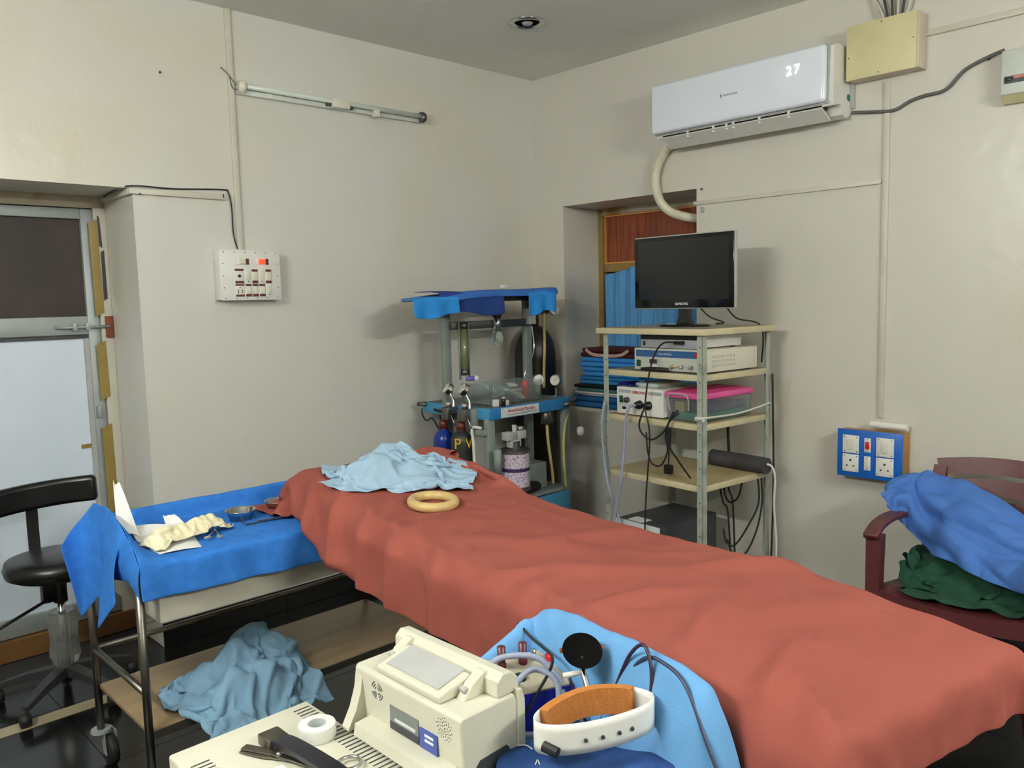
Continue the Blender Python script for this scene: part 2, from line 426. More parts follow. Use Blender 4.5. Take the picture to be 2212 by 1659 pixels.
ceiling = struct(bx('ceiling', M_ceil, None, X0-0.3, XW+TH, Y0-0.3, YW+TH, ZC, ZC+0.1))
wl = MB(); wl.box(X0-0.2, RX0, YW, YW+TH, 0, ZC); wl.box(RX0, RX1, YW, YW+TH, RZ, ZC); wl.box(RX1, XW+TH, YW, YW+TH, 0, ZC)
wall_left = struct(wl.build('wall_left', M_wallL))
wr = MB(); wr.box(XW, XW+TH, Y0-0.2, WY0, 0, ZC); wr.box(XW, XW+TH, WY0, WY1, 0, WZ0); wr.box(XW, XW+TH, WY0, WY1, WZ1, ZC); wr.box(XW, XW+TH, WY1, YW, 0, ZC)
wall_right = struct(wr.build('wall_right', M_wallR))
struct(bx('wall_rear', M_wallB, None, X0-0.2, XW, Y0-0.15, Y0, 0, ZC))
struct(bx('wall_near', M_wallB, None, X0-0.15, X0, Y0, YW, 0, ZC))
struct(bx('wall_behind_door', M_wallB, None, RX0-0.1, RX1+0.1, YW+TH, YW+TH+0.05, -0.1, RZ+0.2))
struct(bx('wall_behind_window', M_wallB, None, XW+TH, XW+TH+0.05, WY0-0.1, WY1+0.1, WZ0-0.2, WZ1+0.2))
# skirting of black tiles
bl = struct(bx('baseboard_left', M_grout, None, RX1, XW-0.012, YW-0.008, YW, 0, 0.118))
x = RX1
for x1 in (1.487, 2.087, 2.687, 3.287, 3.887, XW-0.014):
    MB().box(x+0.002, x1-0.002, YW-0.014, YW-0.008, 0.002, 0.12).build('tile', M_tile, bl); x = x1
br = struct(bx('baseboard_right', M_grout, None, XW-0.008, XW, Y0, YW-0.014, 0, 0.118))
y = Y0
for y1 in (-1.2, -0.6, 0.0, 0.6, 1.2, 1.8, 2.4, 3.0, 3.6, YW-0.016):
    MB().box(XW-0.014, XW-0.008, y+0.002, y1-0.002, 0.002, 0.12).build('tile', M_tile, br); y = y1
struct(bx('trim_1', M_strip, None, X0+0.02, 1.40, 3.60, 3.68, 0.0004, 0.003))

# ---- door in the left recess
DY = 4.40
door = struct(bpy.data.objects.new('door_1', None)); COL.objects.link(door)
bx('door_frame', M_peel, door, RX0, RX1-0.001, DY, DY+0.055, 2.155, RZ-0.001)
bx('door_frame', M_trunk, door, 1.375, RX1-0.001, DY-0.012, DY+0.055, 0.0, 2.155)
bx('hinge_stile', M_alu, door, 1.318, 1.373, DY+0.004, DY+0.05, 0.10, 2.150, 0.003)
bx('top_rail', M_alu, door, RX0, 1.318, DY+0.004, DY+0.05, 2.100, 2.150, 0.003)
bx('middle_rail', M_alu, door, RX0, 1.318, DY+0.002, DY+0.05, 1.535, 1.625, 0.003)
bx('bottom_rail', M_alu, door, RX0, 1.318, DY+0.004, DY+0.05, 0.10, 0.19, 0.003)
bx('glass_pane', M_dglass, door, RX0, 1.318, DY+0.03, DY+0.036, 1.625, 2.100)
bx('door_panel', M_door, door, RX0, 1.296, DY+0.026, DY+0.036, 0.19, 1.515)
bx('panel_bead', M_dgrey, door, RX0, 1.318, DY+0.016, DY+0.034, 1.515, 1.535)
bx('panel_bead', M_lgrey, door, 1.296, 1.318, DY+0.012, DY+0.034, 0.19, 1.515)
bx('threshold', mat('scuffed_brown_wood', (112, 78, 40), 0.6, var=0.15), door, RX0, RX1-0.001, DY-0.03, DY+0.05, 0.0, 0.095)
for z0, z1, dx in ((1.62, 2.10, 0.0), (1.20, 1.50, 0.004), (0.62, 1.08, 0.008)):
    o = MB().prism([(1.352-dx, z0), (1.392, z0+0.02), (1.388, z1), (1.347-dx, z1-0.02)], DY-0.0155, DY-0.0125, 'y').build('tape_strip', M_tape, door); label(o, 'brown packing tape strip')
o = bx('tape_strip', M_tape, door, 1.25, 1.30, DY+0.022, DY+0.026, 0.965, 0.985); label(o, 'short brown tape scrap')
o = MB().prism([(1.395, 1.70), (1.413, 1.71), (1.412, 1.95), (1.396, 1.94)], DY-0.0145, DY-0.0122, 'y').build('chipped_patch', M_dgrey, door)
o = MB().prism([(1.392, 1.97), (1.406, 1.96), (1.400, 2.11), (1.391, 2.12)], DY-0.0145, DY-0.0122, 'y').build('chipped_patch', M_dgrey, door)
o = bx('bolt_catch', M_rust, door, 1.392, 1.428, DY-0.026, DY-0.012, 1.515, 1.622, 0.003); label(o, 'rust brown catch plate')
bolt = MB().tube([(1.17, DY-0.008, 1.572), (1.41, DY-0.03, 1.572)], 0.007, 8).build('bolt', M_alu, door, smooth=True)
for xx in (1.24, 1.30): bx('bolt_keeper', M_alu, bolt, xx, xx+0.02, DY-0.026, DY+0.004, 1.555, 1.592, 0.003)
bx('door_handle', M_alu, door, 1.325, 1.340, DY-0.03, DY+0.004, 1.115, 1.175, 0.004)

# ---- window in the right recess: veneer panel above, curtain below
win = struct(bpy.data.objects.new('window_1', None)); COL.objects.link(win)
FX = 4.47
bx('window_frame', M_frame, win, FX-0.02, FX+0.05, WY1-0.045, WY1-0.001, WZ0, WZ1-0.001)
bx('window_frame', M_frame, win, FX-0.02, FX+0.05, WY0+0.001, WY0+0.045, WZ0, WZ1-0.001)
bx('window_frame', M_peel, win, FX-0.02, FX+0.05, WY0+0.045, WY1-0.045, 2.215, WZ1-0.001)
bx('window_rail', M_frame, win, FX-0.01, FX+0.05, WY0+0.045, WY1-0.045, 1.83, 1.885)
bx('veneer_panel', M_wood, win, FX+0.01, FX+0.02, WY0+0.055, WY1-0.055, 1.895, 2.205)
for a in ((WY0+0.045, WY1-0.045, 2.205, 2.215), (WY0+0.045, WY1-0.045, 1.885, 1.895), (WY1-0.055, WY1-0.045, 1.895, 2.205), (WY0+0.045, WY0+0.055, 1.895, 2.205)):
    bx('beading', M_orange, win, FX-0.004, FX+0.02, *a)
bx('glass_pane', M_dglass, win, FX+0.02, FX+0.026, WY0+0.045, WY1-0.045, WZ0+0.03, 1.83)
bx('window_frame', M_frame, win, FX-0.01, FX+0.05, WY0+0.045, WY1-0.045, WZ0, WZ0+0.03)
yy = np.linspace(3.655, WY0+0.06, 120); zz = np.linspace(1.862, WZ0+0.06, 24)
G = np.zeros((120, 24, 3))
for i, a in enumerate(yy):
    for j, b in enumerate(zz):
        f = (1.862-b)/0.9
        G[i, j] = (FX-0.035+0.012*math.sin(a*58+0.6*math.sin(b*4))+0.006*math.sin(a*131+2), a-0.015*f*math.sin(a*9), b-0.05*(1-f)*abs(math.sin(a*5.2+1.2)))
tag(cloth_obj('curtain', G, M_curt, sub=0), 'gathered blue curtain in the window recess under the veneer panel', 'curtain')

# ---- ceiling spotlight
dl = thing('recessed_downlight', 'unlit round chrome downlight in the ceiling', 'ceiling light', (3.235, 3.185, ZC))
MB().lathe([(0.098, 0.0), (0.098, -0.006), (0.080, -0.012), (0.070, -0.006), (0.066, 0.0)], n=36).build('bezel', M_chrome, dl, smooth=True)
MB().lathe([(0.0, -0.0015), (0.066, -0.0015)], n=36).build('reflector', M_dsteel, dl, smooth=True)
MB().lathe([(0.0, -0.014), (0.025, -0.012), (0.032, -0.0015)], n=24).build('lamp', M_lgrey, dl, smooth=True)

# ------------------------------------------------------------------ fixtures on the left wall
t = tag(bx('cable_trunking', M_trunk, None, 1.925, 1.953, YW-0.016, YW-0.0005, 1.93, ZC-0.002, 0.002), 'tall cream cable trunking from the ceiling to the white switchboard', 'trunking')
t = thing('cable_trunking', 'cream cable trunking from the door recess along the wall', 'trunking', (0, 0, 0))
bx('duct', M_trunk, t, 1.412, 1.880, YW-0.016, YW-0.0005, 2.185, 2.213, 0.002)
bx('duct', M_trunk, t, 1.408, RX1-0.0005, YW+0.002, 4.36, 2.183, 2.211, 0.002)
bx('clip', M_dgrey, t, 1.455, 1.463, YW-0.018, YW-0.0155, 2.181, 2.190); bx('clip', M_dgrey, t, 1.86, 1.866, YW-0.018, YW-0.0155, 2.195, 2.214)
tag(cord('cable', [(1.40, 4.3, 2.20), (1.405, 3.990, 2.218), (1.62, 3.992, 2.222), (1.86, 3.992, 2.236), (1.893, 3.991, 2.222), (1.906, 3.991, 2.15), (1.907, 3.991, 2.03), (1.917, 3.99, 1.97), (1.931, 3.99, 1.934)], 0.0035, M_rub), 'thin black cable dropping into the top of the white switchboard', 'cable')

# tube fitting
t = thing('tube_light', 'unlit white tube light batten on the wall', 'tube light', (1.965, YW, 2.742), 0)
tb = MB().box(0.0, 1.16, -0.026, -0.0005, -0.030, 0.026, 0.004); tb.build('batten', mat('batten_enamel', (206, 212, 204), 0.35, var=0.05), t, auto=40, rot=(0, -0.004, 0))
MB().tube([(0.03, -0.048, 0.006), (1.13, -0.048, 0.006)], 0.0125, 12).build('glass_tube', mat('tube_glass', (214, 224, 214), 0.12, var=0.02), t, smooth=True)
for xx, m in ((0.0, M_ivory), (1.135, M_dsteel)):
    MB().lathe([(0.0, 0), (0.030, 0.002), (0.032, 0.02), (0.026, 0.032), (0.0, 0.034)], (xx, -0.04, 0.004), 16, 'x').build('end_holder', m, t, smooth=True)
bx('starter_cover', M_ivory, t, 0.53, 0.635, -0.066, -0.026, -0.026, 0.022, 0.006)
for xx in (0.50, 0.645): bx('clip', M_dgrey, t, xx, xx+0.02, -0.05, -0.026, -0.02, 0.012, 0.003)
bx('clip', M_ivory, t, 0.80, 0.832, -0.064, -0.026, -0.04, 0.0, 0.004); bx('clip', M_ivory, t, 0.16, 0.185, -0.032, -0.026, -0.028, 0.01)
MB().tube(spline([(-0.075, -0.012, 0.09), (-0.04, -0.02, 0.055), (-0.008, -0.03, 0.008)]), 0.002, 6).build('wire', M_dgrey, t)
MB().tube(spline([(-0.035, -0.016, 0.05), (-0.025, -0.02, 0.0), (-0.004, -0.03, -0.012)]), 0.002, 6).build('wire', M_dgrey, t)
# nails and plugs in the walls
for i, p in enumerate(((1.593, 2.758),)):
    tag(MB().lathe([(0, -0.008), (0.006, -0.006), (0.006, 0.0), (0, 0.0)], (p[0], YW-0.0005, p[1]), 8, 'y').build('wall_plug', M_dgrey), 'small dark wall plug left of the tall trunking', 'wall plug')

# white switchboard
t = thing('switchboard', 'white switchboard with brown-and-white switches and a lit red indicator', 'switchboard', (1.80, YW, 1.688), 0)
MB().box(0, 0.32, -0.062, -0.0005, 0, 0.245, 0.003).build('back_box', M_white, t, auto=40)
pl = MB().box(-0.003, 0.323, -0.070, -0.062, -0.003, 0.248, 0.003).build('cover_plate', M_white, t, auto=40)
def rocker(par, x, z, w, h, style, red=None):
    b = bx('switch', M_white, par, x, x+w, -0.073, -0.070, z, z+h, 0.001)
    if style == 'b':
        bx('end_band', M_brown, b, x, x+w, -0.0745, -0.073, z+h*0.84, z+h); bx('end_band', M_brown, b, x, x+w, -0.0745, -0.073, z, z+h*0.18)
        bx('rocker_key', M_ivory, b, x+w*0.1, x+w*0.9, -0.078, -0.073, z+h*0.2, z+h*0.82, 0.002)
    elif style == 'w':
        bx('rocker_key', M_ivory, b, x+w*0.15, x+w*0.85, -0.077, -0.073, z+h*0.28, z+h*0.85, 0.002)
        bx('mark', M_dgrey, b, x+w*0.4, x+w*0.6, -0.0745, -0.073, z+h*0.1, z+h*0.18)
    elif style == 's':
        bx('end_band', M_brown, b, x, x+w, -0.0745, -0.073, z+h*0.86, z+h); bx('end_band', M_brown, b, x, x+w, -0.0745, -0.073, z, z+h*0.16)
        for px, pz in ((0.5, 0.70), (0.3, 0.50), (0.72, 0.50), (0.3, 0.34), (0.72, 0.34)):
            MB().lathe([(0, -0.0742), (0.0035, -0.0742), (0.0035, -0.073)], (x+w*px, 0, z+h*pz), 8, 'y').build('pin_hole', M_black, b)
    elif style == 'k':
        bx('end_band', M_brown, b, x, x+w, -0.0745, -0.073, z+h*0.86, z+h); bx('end_band', M_brown, b, x, x+w, -0.0745, -0.073, z, z+h*0.16)
        MB().lathe([(0, -0.078), (0.007, -0.078), (0.008, -0.073)], (x+w*0.5, 0, z+h*0.5), 10, 'y').build('regulator_knob', M_black, b)
    return b
rocker(t, 0.072, 0.082, 0.046, 0.072, 'k'); rocker(t, 0.072, 0.016, 0.046, 0.062, 's')
for k, st in enumerate(('w', 'b', 'w', 'b')): rocker(t, 0.126+k*0.037, 0.082, 0.031, 0.070, st)
for k, st in enumerate(('b', 'b', 'b', 'w')): rocker(t, 0.126+k*0.037, 0.016, 0.031, 0.062, st)
b = bx('switch', M_white, t, 0.080, 0.150, -0.073, -0.070, 0.176, 0.205, 0.001); bx('end_band', M_brown, b, 0.134, 0.150, -0.0745, -0.073, 0.176, 0.205); bx('rocker_key', M_ivory, b, 0.098, 0.132, -0.078, -0.073, 0.178, 0.203, 0.002)
b = bx('indicator', M_white, t, 0.186, 0.256, -0.073, -0.070, 0.176, 0.205, 0.001); bx('end_band', M_brown, b, 0.240, 0.256, -0.0745, -0.073, 0.176, 0.205); bx('neon_lens', M_redlit, b, 0.202, 0.239, -0.078, -0.073, 0.178, 0.203, 0.002)
for k in range(6):
    for zz in (0.008, 0.236):
        MB().lathe([(0, -0.0715), (0.003, -0.0712), (0.003, -0.070)], (0.02+k*0.056, 0, zz), 8, 'y').build('screw', M_dsteel, t)
for k in range(3):
    for xx in (0.014, 0.306):
        MB().lathe([(0, -0.0715), (0.003, -0.0712), (0.003, -0.070)], (xx, 0, 0.06+k*0.06), 8, 'y').build('screw', M_dsteel, t)

# ------------------------------------------------------------------ fixtures on the right wall (local x runs right along the wall, -y out of it)
RW = -PI/2
ac = thing('air_conditioner', 'white split air conditioner with open louvre and lit temperature digits', 'air conditioner', (XW, 2.845, 2.495), RW)
W = 1.035
prof = [(-0.0008, 0.03), (-0.0008, 0.318), (-0.03, 0.334), (-0.17, 0.334), (-0.195, 0.32), (-0.20, 0.07), (-0.185, 0.045), (-0.12, 0.06), (-0.10, 0.012), (-0.05, 0.0)]
MB().prism(prof, 0, W, 'x').build('body', M_white, ac, auto=35)
# front panel with rounded ends
pp = MB(); pp.box(-0.004, W-0.028, -0.232, -0.196, 0.062, 0.328, 0.018, 4); pp.build('front_panel', mat('ac_panel_gloss', (236, 243, 254), 0.18, var=0.01), ac, auto=40)
bx('panel_seam', M_lgrey, ac, 0.002, W-0.018, -0.2, -0.192, 0.056, 0.333, 0.004)
bx('vent_mouth', M_blackg, ac, 0.05, W-0.06, -0.19, -0.13, 0.035, 0.064)
fl = MB(); fl.prism([(-0.205, 0.036), (-0.199, 0.043), (-0.105, -0.004), (-0.11, -0.011)], 0.05, W-0.055, 'x'); fl = fl.build('louvre_flap', M_white, ac)
for k, (a, b) in enumerate(((0.07, 0.20), (0.22, 0.36), (0.50, 0.63), (0.65, 0.79), (0.81, 0.95))):
    MB().prism([(-0.200, 0.0425), (-0.199, 0.0440), (-0.180, 0.0342), (-0.181, 0.0330)], a, b, 'x').build('louvre_slot', M_dgrey, fl)
for xx in (0.21, 0.37, 0.45, 0.49, 0.64, 0.80): bx('louvre_rib', M_white, fl, xx, xx+0.012, -0.198, -0.15, 0.022, 0.058, 0.003)
for k, dg in enumerate('27'): text('temperature_digit', dg, 0.062, M_digit, ac, (0.826+0.040*k, -0.2335, 0.236), TW)
MB().prism([(0.440, 0.190), (0.447, 0.200), (0.454, 0.190), (0.447, 0.180)], -0.2336, -0.2325, 'y').build('logo_diamond', M_txtg, ac)
for k in range(8): bx('logo_mark', M_txtg, ac, 0.462+k*0.0105, 0.469+k*0.0105, -0.2334, -0.2325, 0.186, 0.194)
MB().lathe([(0, 0.0004), (0.018, 0.0004), (0.018, 0.0)], (W, -0.035, 0.10), 20, 'x').build('sticker', M_gstick, ac)
bx('mounting_plate', M_lgrey, ac, W+0.001, W+0.02, -0.02, -0.0005, 0.05, 0.25)
for zz in (0.165, 0.18): bx('print_line', M_txtg, ac, W, W+0.0004, -0.05, -0.02, zz, zz+0.003)
# taped refrigerant pipe into the window recess
pipe = tag(cord('refrigerant_pipe', [(4.055, 2.862, 2.515), (4.055, 2.905, 2.475), (4.052, 2.945, 2.40), (4.052, 2.955, 2.31), (4.055, 2.925, 2.215), (4.075, 2.872, 2.15), (4.12, 2.80, 2.115), (4.20, 2.738, 2.10), (4.30, 2.722, 2.095)], 0.026, mat('cream_pipe_tape', (214, 210, 188), 0.5, var=0.06, scale=20, bump=0.3, bscale=40), n=8, seg=12), 'cream taped refrigerant pipe curving from the air conditioner into the window recess', 'pipe')
# trunkings
tag(bx('cable_trunking', M_trunk, None, XW-0.012, XW-0.0005, 1.655, 2.715, 2.168, 2.190, 0.002), 'slim level trunking between the window recess and the wall conduit', 'trunking')
tag(bx('plug_clip', M_alu, None, XW-0.012, XW-0.0005, 2.648, 2.664, 2.125, 2.155, 0.002), 'small metal clip under the slim level trunking', 'clip')
tag(bx('cable_trunking', M_trunk, None, XW-0.012, XW-0.0005, 1.620, 1.648, 1.03, 2.64, 0.002), 'tall slim conduit running down to the blue switchboard', 'trunking')
o = tag(bx('cable_trunking', M_trunk, None, XW-0.016, XW-0.0005, 0.6, 1.497, 2.806, 2.834, 0.002), 'cream trunking leaving the side of the pale yellow junction box', 'trunking')
for i, (y, z, lb) in enumerate(((2.665, 2.255, 'small wall plug hole beside the window recess corner'), (1.205, 2.652, 'dark wall plug above the grey air conditioner cable'), (1.135, 2.455, 'dark wall plug below the breaker box'))):
    tag(MB().lathe([(0, -0.006), (0.007, -0.005), (0.007, 0.0), (0, 0.0)], (XW-0.0005, y, z), 8, 'x').build('wall_plug', M_dgrey), lb, 'wall plug')
# junction box
jb = thing('junction_box', 'pale yellow junction box beside the air conditioner', 'junction box', (XW, 1.790, 2.66), RW)
MB().box(0, 0.325, -0.095, -0.0005, 0, 0.245, 0.004).build('back_box', mat('junction_body', (206, 196, 176), 0.5), jb, auto=40)
MB().box(-0.003, 0.318, -0.106, -0.095, -0.004, 0.248, 0.003).build('lid', M_ivbox, jb, auto=40)
for px, pz in ((0.01, 0.10), (0.305, 0.13), (0.15, 0.01), (0.16, 0.235)): MB().lathe([(0, -0.108), (0.003, -0.1075), (0.003, -0.106)], (px, 0, pz), 8, 'y').build('screw', M_dgrey, jb)
for k, (a, b) in enumerate((((4.06, 1.64, 2.905), (4.085, 1.72, 3.06)), ((4.06, 1.625, 2.905), (4.085, 1.69, ZC-0.002)), ((4.06, 1.605, 2.905), (4.085, 1.64, ZC-0.002)), ((4.06, 1.585, 2.905), (4.085, 1.60, ZC-0.002)), ((4.06, 1.565, 2.905), (4.085, 1.56, ZC-0.002)), ((4.06, 1.55, 2.905), (4.085, 1.50, ZC-0.002)))):
    mid = ((a[0]+b[0])/2-0.01, (a[1]+b[1])/2-0.008, (a[2]+b[2])/2)
    tag(cord('cable', [a, mid, b], 0.006, M_dgrey if k in (1, 2, 4) else M_trunk, n=4, seg=6), ('dark' if k in (1, 2, 4) else 'cream')+' cable fanning from the top of the junction box to the ceiling', 'cable', 'cables above the junction box')
# breaker box at the right edge
mc = thing('breaker_box', 'pale breaker box with a dark breaker switch at the end of the grey cable', 'breaker box', (XW, 1.135, 2.47), RW)
MB().box(0, 0.20, -0.075, -0.0005, 0.0, 0.185, 0.006).build('enclosure', mat('breaker_plastic', (206, 214, 206), 0.4), mc, auto=40)
bx('breaker_slot', M_dgrey, mc, 0.014, 0.19, -0.078, -0.075, 0.045, 0.075); bx('breaker_lever', M_black, mc, 0.018, 0.045, -0.084, -0.078, 0.055, 0.068, 0.002); bx('breaker_strip', mat('pink_strip', (196, 120, 110), 0.5), mc, 0.05, 0.19, -0.0795, -0.078, 0.062, 0.073)
MB().prism([(-0.07, 0.0), (-0.0005, 0.0), (-0.0005, -0.03), (-0.03, -0.03)], 0.0, 0.20, 'x').build('bottom_skirt', M_ivbox, mc)
tag(cord('cable', [(4.085, 1.803, 2.527), (4.085, 1.70, 2.512), (4.085, 1.60, 2.503), (4.085, 1.53, 2.53), (4.085, 1.47, 2.543), (4.085, 1.375, 2.553), (4.085, 1.30, 2.62), (4.082, 1.22, 2.652), (4.075, 1.14, 2.67)], 0.008, mat('grey_cable', (92, 92, 90), 0.5)), 'grey cable looping from the air conditioner to the breaker box', 'cable')
# blue switchboard
sb = thing('switchboard', 'bright blue switchboard with white switches and sockets', 'switchboard', (XW, 1.810, 0.735), RW)
MB().box(0.006, 0.315, -0.085, -0.0005, 0.006, 0.232, 0.002).build('back_box', M_plyw, sb, auto=40)
MB().box(0, 0.318, -0.095, -0.085, 0, 0.238, 0.004).build('cover_plate', M_swblue, sb, auto=40)
def plate(x, z, w, h, kind):
    p = bx('module_plate', M_white, sb, x, x+w, -0.100, -0.095, z, z+h, 0.0015)
    for px in (0.12, 0.88):
        for pz in (0.1, 0.9):
            if w > 0.05: MB().lathe([(0, -0.1012), (0.003, -0.101), (0.003, -0.100)], (x+w*px, 0, z+h*pz), 8, 'y').build('screw', M_dsteel, p)
    if w < 0.05:
        for pz in (0.1, 0.9): MB().lathe([(0, -0.1012), (0.003, -0.101), (0.003, -0.100)], (x+w*0.5, 0, z+h*pz), 8, 'y').build('screw', M_dsteel, p)
    if kind == 'sw': bx('rocker_key', M_ivory, p, x+w*0.32, x+w*0.66, -0.105, -0.100, z+h*0.22, z+h*0.78, 0.002)
    if kind == 'soc':
        for px, pz, r in ((0.5, 0.66, 0.006), (0.28, 0.34, 0.0045), (0.70, 0.34, 0.0045)):
            MB().lathe([(0, -0.1008), (r, -0.1008), (r, -0.100)], (x+w*px, 0, z+h*pz), 10, 'y').build('pin_hole', M_brown, p)
    if kind == 'red': bx('neon_lens', M_redp, p, x+w*0.2, x+w*0.8, -0.104, -0.100, z+h*0.22, z+h*0.75, 0.002)
    if kind == 'bell': bx('rocker_key', M_ivory, p, x+w*0.3, x+w*0.8, -0.104, -0.100, z+h*0.15, z+h*0.85, 0.002)
plate(0.030, 0.120, 0.080, 0.090, 'sw'); plate(0.030, 0.026, 0.080, 0.088, 'soc'); plate(0.195, 0.118, 0.084, 0.092, 'sw'); plate(0.195, 0.022, 0.084, 0.090, 'soc')
plate(0.137, 0.132, 0.032, 0.070, 'red'); plate(0.137, 0.042, 0.032, 0.070, 'bell')
tag(MB().tube([(XW-0.045, 1.664, 1.000), (XW-0.05, 1.487, 0.998)], 0.0165, 14).build('conduit_stub', M_white, smooth=False), 'short white pipe stub lying on top of the blue switchboard', 'pipe')

# ------------------------------------------------------------------ operating table and its sheet
BA = math.radians(-9.831); BO = (1.445, 0.466, 0.0)
def bed_w(v, u, z=0.0):
    return (BO[0]+v*math.cos(BA)-u*math.sin(BA), BO[1]+v*math.sin(BA)+u*math.cos(BA), z)
def bed_top(v, u):
    return 0.957 + 0.030*np.exp(-((u-0.50)/0.38)**2) + 0.060*np.clip((u-1.70)/0.5, 0, 1) - 0.075*np.clip((u-2.28)/0.20, 0, 1)**2
bed = thing('operating_table', 'operating table standing under the terracotta sheet', 'table', BO, BA)
G = np.zeros((2, 24, 3))
mb = MB()
us = np.linspace(0.03, 2.43, 30)
poly = [(u, float(bed_top(0, u))-0.040) for u in us] + [(u, 0.85 if u < 2.02 else 0.90) for u in us[::-1]]
mb.prism(poly, -0.285, 0.285, 'x').build('mattress', M_bklth, bed)
for s in (-1, 1): bx('side_rail', M_steel, bed, s*0.298-0.006, s*0.298+0.006, 0.15, 2.0, 0.862, 0.888)
bx('deck', M_dsteel, bed, -0.28, 0.28, 0.05, 2.0, 0.80, 0.85, 0.004)
bx('column', M_dgrey, bed, -0.11, 0.11, 1.15, 1.45, 0.14, 0.80, 0.02)
bx('base', M_dgrey, bed, -0.24, 0.24, 0.70, 1.80, 0.05, 0.14, 0.02)
for s in (-1, 1):
    for u in (0.8, 1.7): MB().lathe([(0, -0.02), (0.048, -0.018), (0.05, 0), (0.048, 0.018), (0, 0.02)], (s*0.2, u, 0.05), 16, 'x').build('caster', M_rub, bed, smooth=True)

P, rest = flat(-0.315-0.185, 0.315+0.16, -0.105, 2.46+0.13, 1.06, 44, 116, comp=1.0, jit=0.001, seed=4)
P[..., 2] = bed_top(P[..., 0], P[..., 1])+0.007
bxs = [(-0.315, 0.315, 0.0, 2.46, 0.5, 0.925)]
pin = (np.abs(P[..., 0]+0.03) < 0.255) & (P[..., 1] > 0.04) & (P[..., 1] < 2.36)
_bc = boxes_collider(bxs, eps=0.004)
def bed_col(P):
    h = _bc(P)
    x, y, z = P[..., 0], P[..., 1], P[..., 2]
    top = bed_top(x, y)+0.004
    ins = (np.abs(x) < 0.315) & (y > 0) & (y < 2.46) & (z < top) & (z > 0.85)
    # rounded long edges
    e = np.where(x < 0, np.clip((-x-0.235)/0.08, 0, 1), np.clip((x-0.295)/0.02, 0, 1)*0.5); top2 = top-0.035*e*e
    ins &= z < top2
    P[..., 2][ins] = top2[ins]
    wx = BO[0]+x*math.cos(BA)-y*math.sin(BA); wy = BO[1]+x*math.sin(BA)+y*math.cos(BA)
    on = (wx < 2.04) & (wy > 2.575) & (wy < 3.15) & (P[..., 2] < 0.866) & (np.abs(x) > 0.30)   # rests on the trolley's drape
    P[..., 2][on] = 0.866; return h | ins | on
P = cloth(P, rest, bed_col, steps=90, iters=12, fric=0.5, damp=0.95, pin=pin)
# long soft folds pressed into the cloth by use
rng = np.random.RandomState(7)
xx, yy = P[..., 0], P[..., 1]
fold = np.zeros_like(xx)
for (x0, y0, x1, y1, w, h) in ((0.33, 0.50, 0.10, 0.66, 0.035, 0.022), (0.10, 0.66, -0.33, 1.02, 0.040, 0.016), (-0.33, 0.30, 0.05, 0.50, 0.030, 0.016), (-0.34, 0.12, 0.0, 0.26, 0.028, 0.018),
                              (-0.33, 0.62, -0.02, 0.58, 0.030, 0.014), (0.32, 1.05, -0.05, 1.14, 0.045, 0.010), (-0.24, 1.60, -0.50, 1.18, 0.018, 0.022), (-0.22, 1.82, -0.50, 1.42, 0.018, 0.026),
                              (-0.24, 2.02, -0.50, 1.62, 0.018, 0.026), (-0.27, 2.20, -0.50, 1.86, 0.018, 0.020), (-0.08, 1.85, -0.30, 1.60, 0.022, 0.010), (-0.06, 1.62, -0.28, 1.42, 0.022, 0.010), (0.1, 0.9, -0.2, 1.4, 0.05, 0.008), (-0.30, 0.0, -0.18, 0.14, 0.025, 0.014),
                              (0.05, 0.10, 0.30, 0.20, 0.03, 0.008), (-0.34, 0.80, -0.12, 0.86, 0.028, 0.012), (0.30, 0.30, 0.0, 0.36, 0.05, 0.007), (-0.26, 1.30, -0.48, 0.98, 0.02, 0.018), (0.0, -0.03, 0.02, -0.17, 0.025, 0.018), (-0.20, -0.02, -0.22, -0.17, 0.025, 0.018)):
    dx, dy = x1-x0, y1-y0; L2 = dx*dx+dy*dy
    tt = np.clip(((xx-x0)*dx+(yy-y0)*dy)/L2, 0, 1)
    d = np.hypot(xx-x0-tt*dx, yy-y0-tt*dy)
    fold += h*np.exp(-(d/w)**2)*np.sin(np.pi*np.clip(tt*0.9+0.05, 0, 1))
P = wrinkle(P, 0.009, 7.0, 2.0, 0.4)
fold *= 1.5
side = (xx < -0.30)
P[..., 2] += np.where(side, fold*0.3, fold); P[..., 0] -= np.where(side, fold*1.0, 0)
# hem folds on the hanging left side
P[..., 0] -= np.where(side, 0.006*np.clip((0.94-P[..., 2])/0.1, 0, 1.6)*np.sin(yy*11+2*np.sin(yy*3)), 0)
tag(cloth_obj('bed_sheet', P, M_red, sub=2, loc=BO, rot=(0, 0, BA)), 'terracotta sheet spread over the operating table', 'sheet')

# head ring
rz = 1.0
tag(MB().torus(0.0725, 0.0165, (0, 0, 0.0165), 40, 16).build('head_ring', M_ring, smooth=True, loc=(1.685, 2.155, float(bed_top(0, 1.72))+0.006), rot=(math.radians(4), 0, 0)), 'ivory coloured ring lying on the terracotta sheet', 'ring')

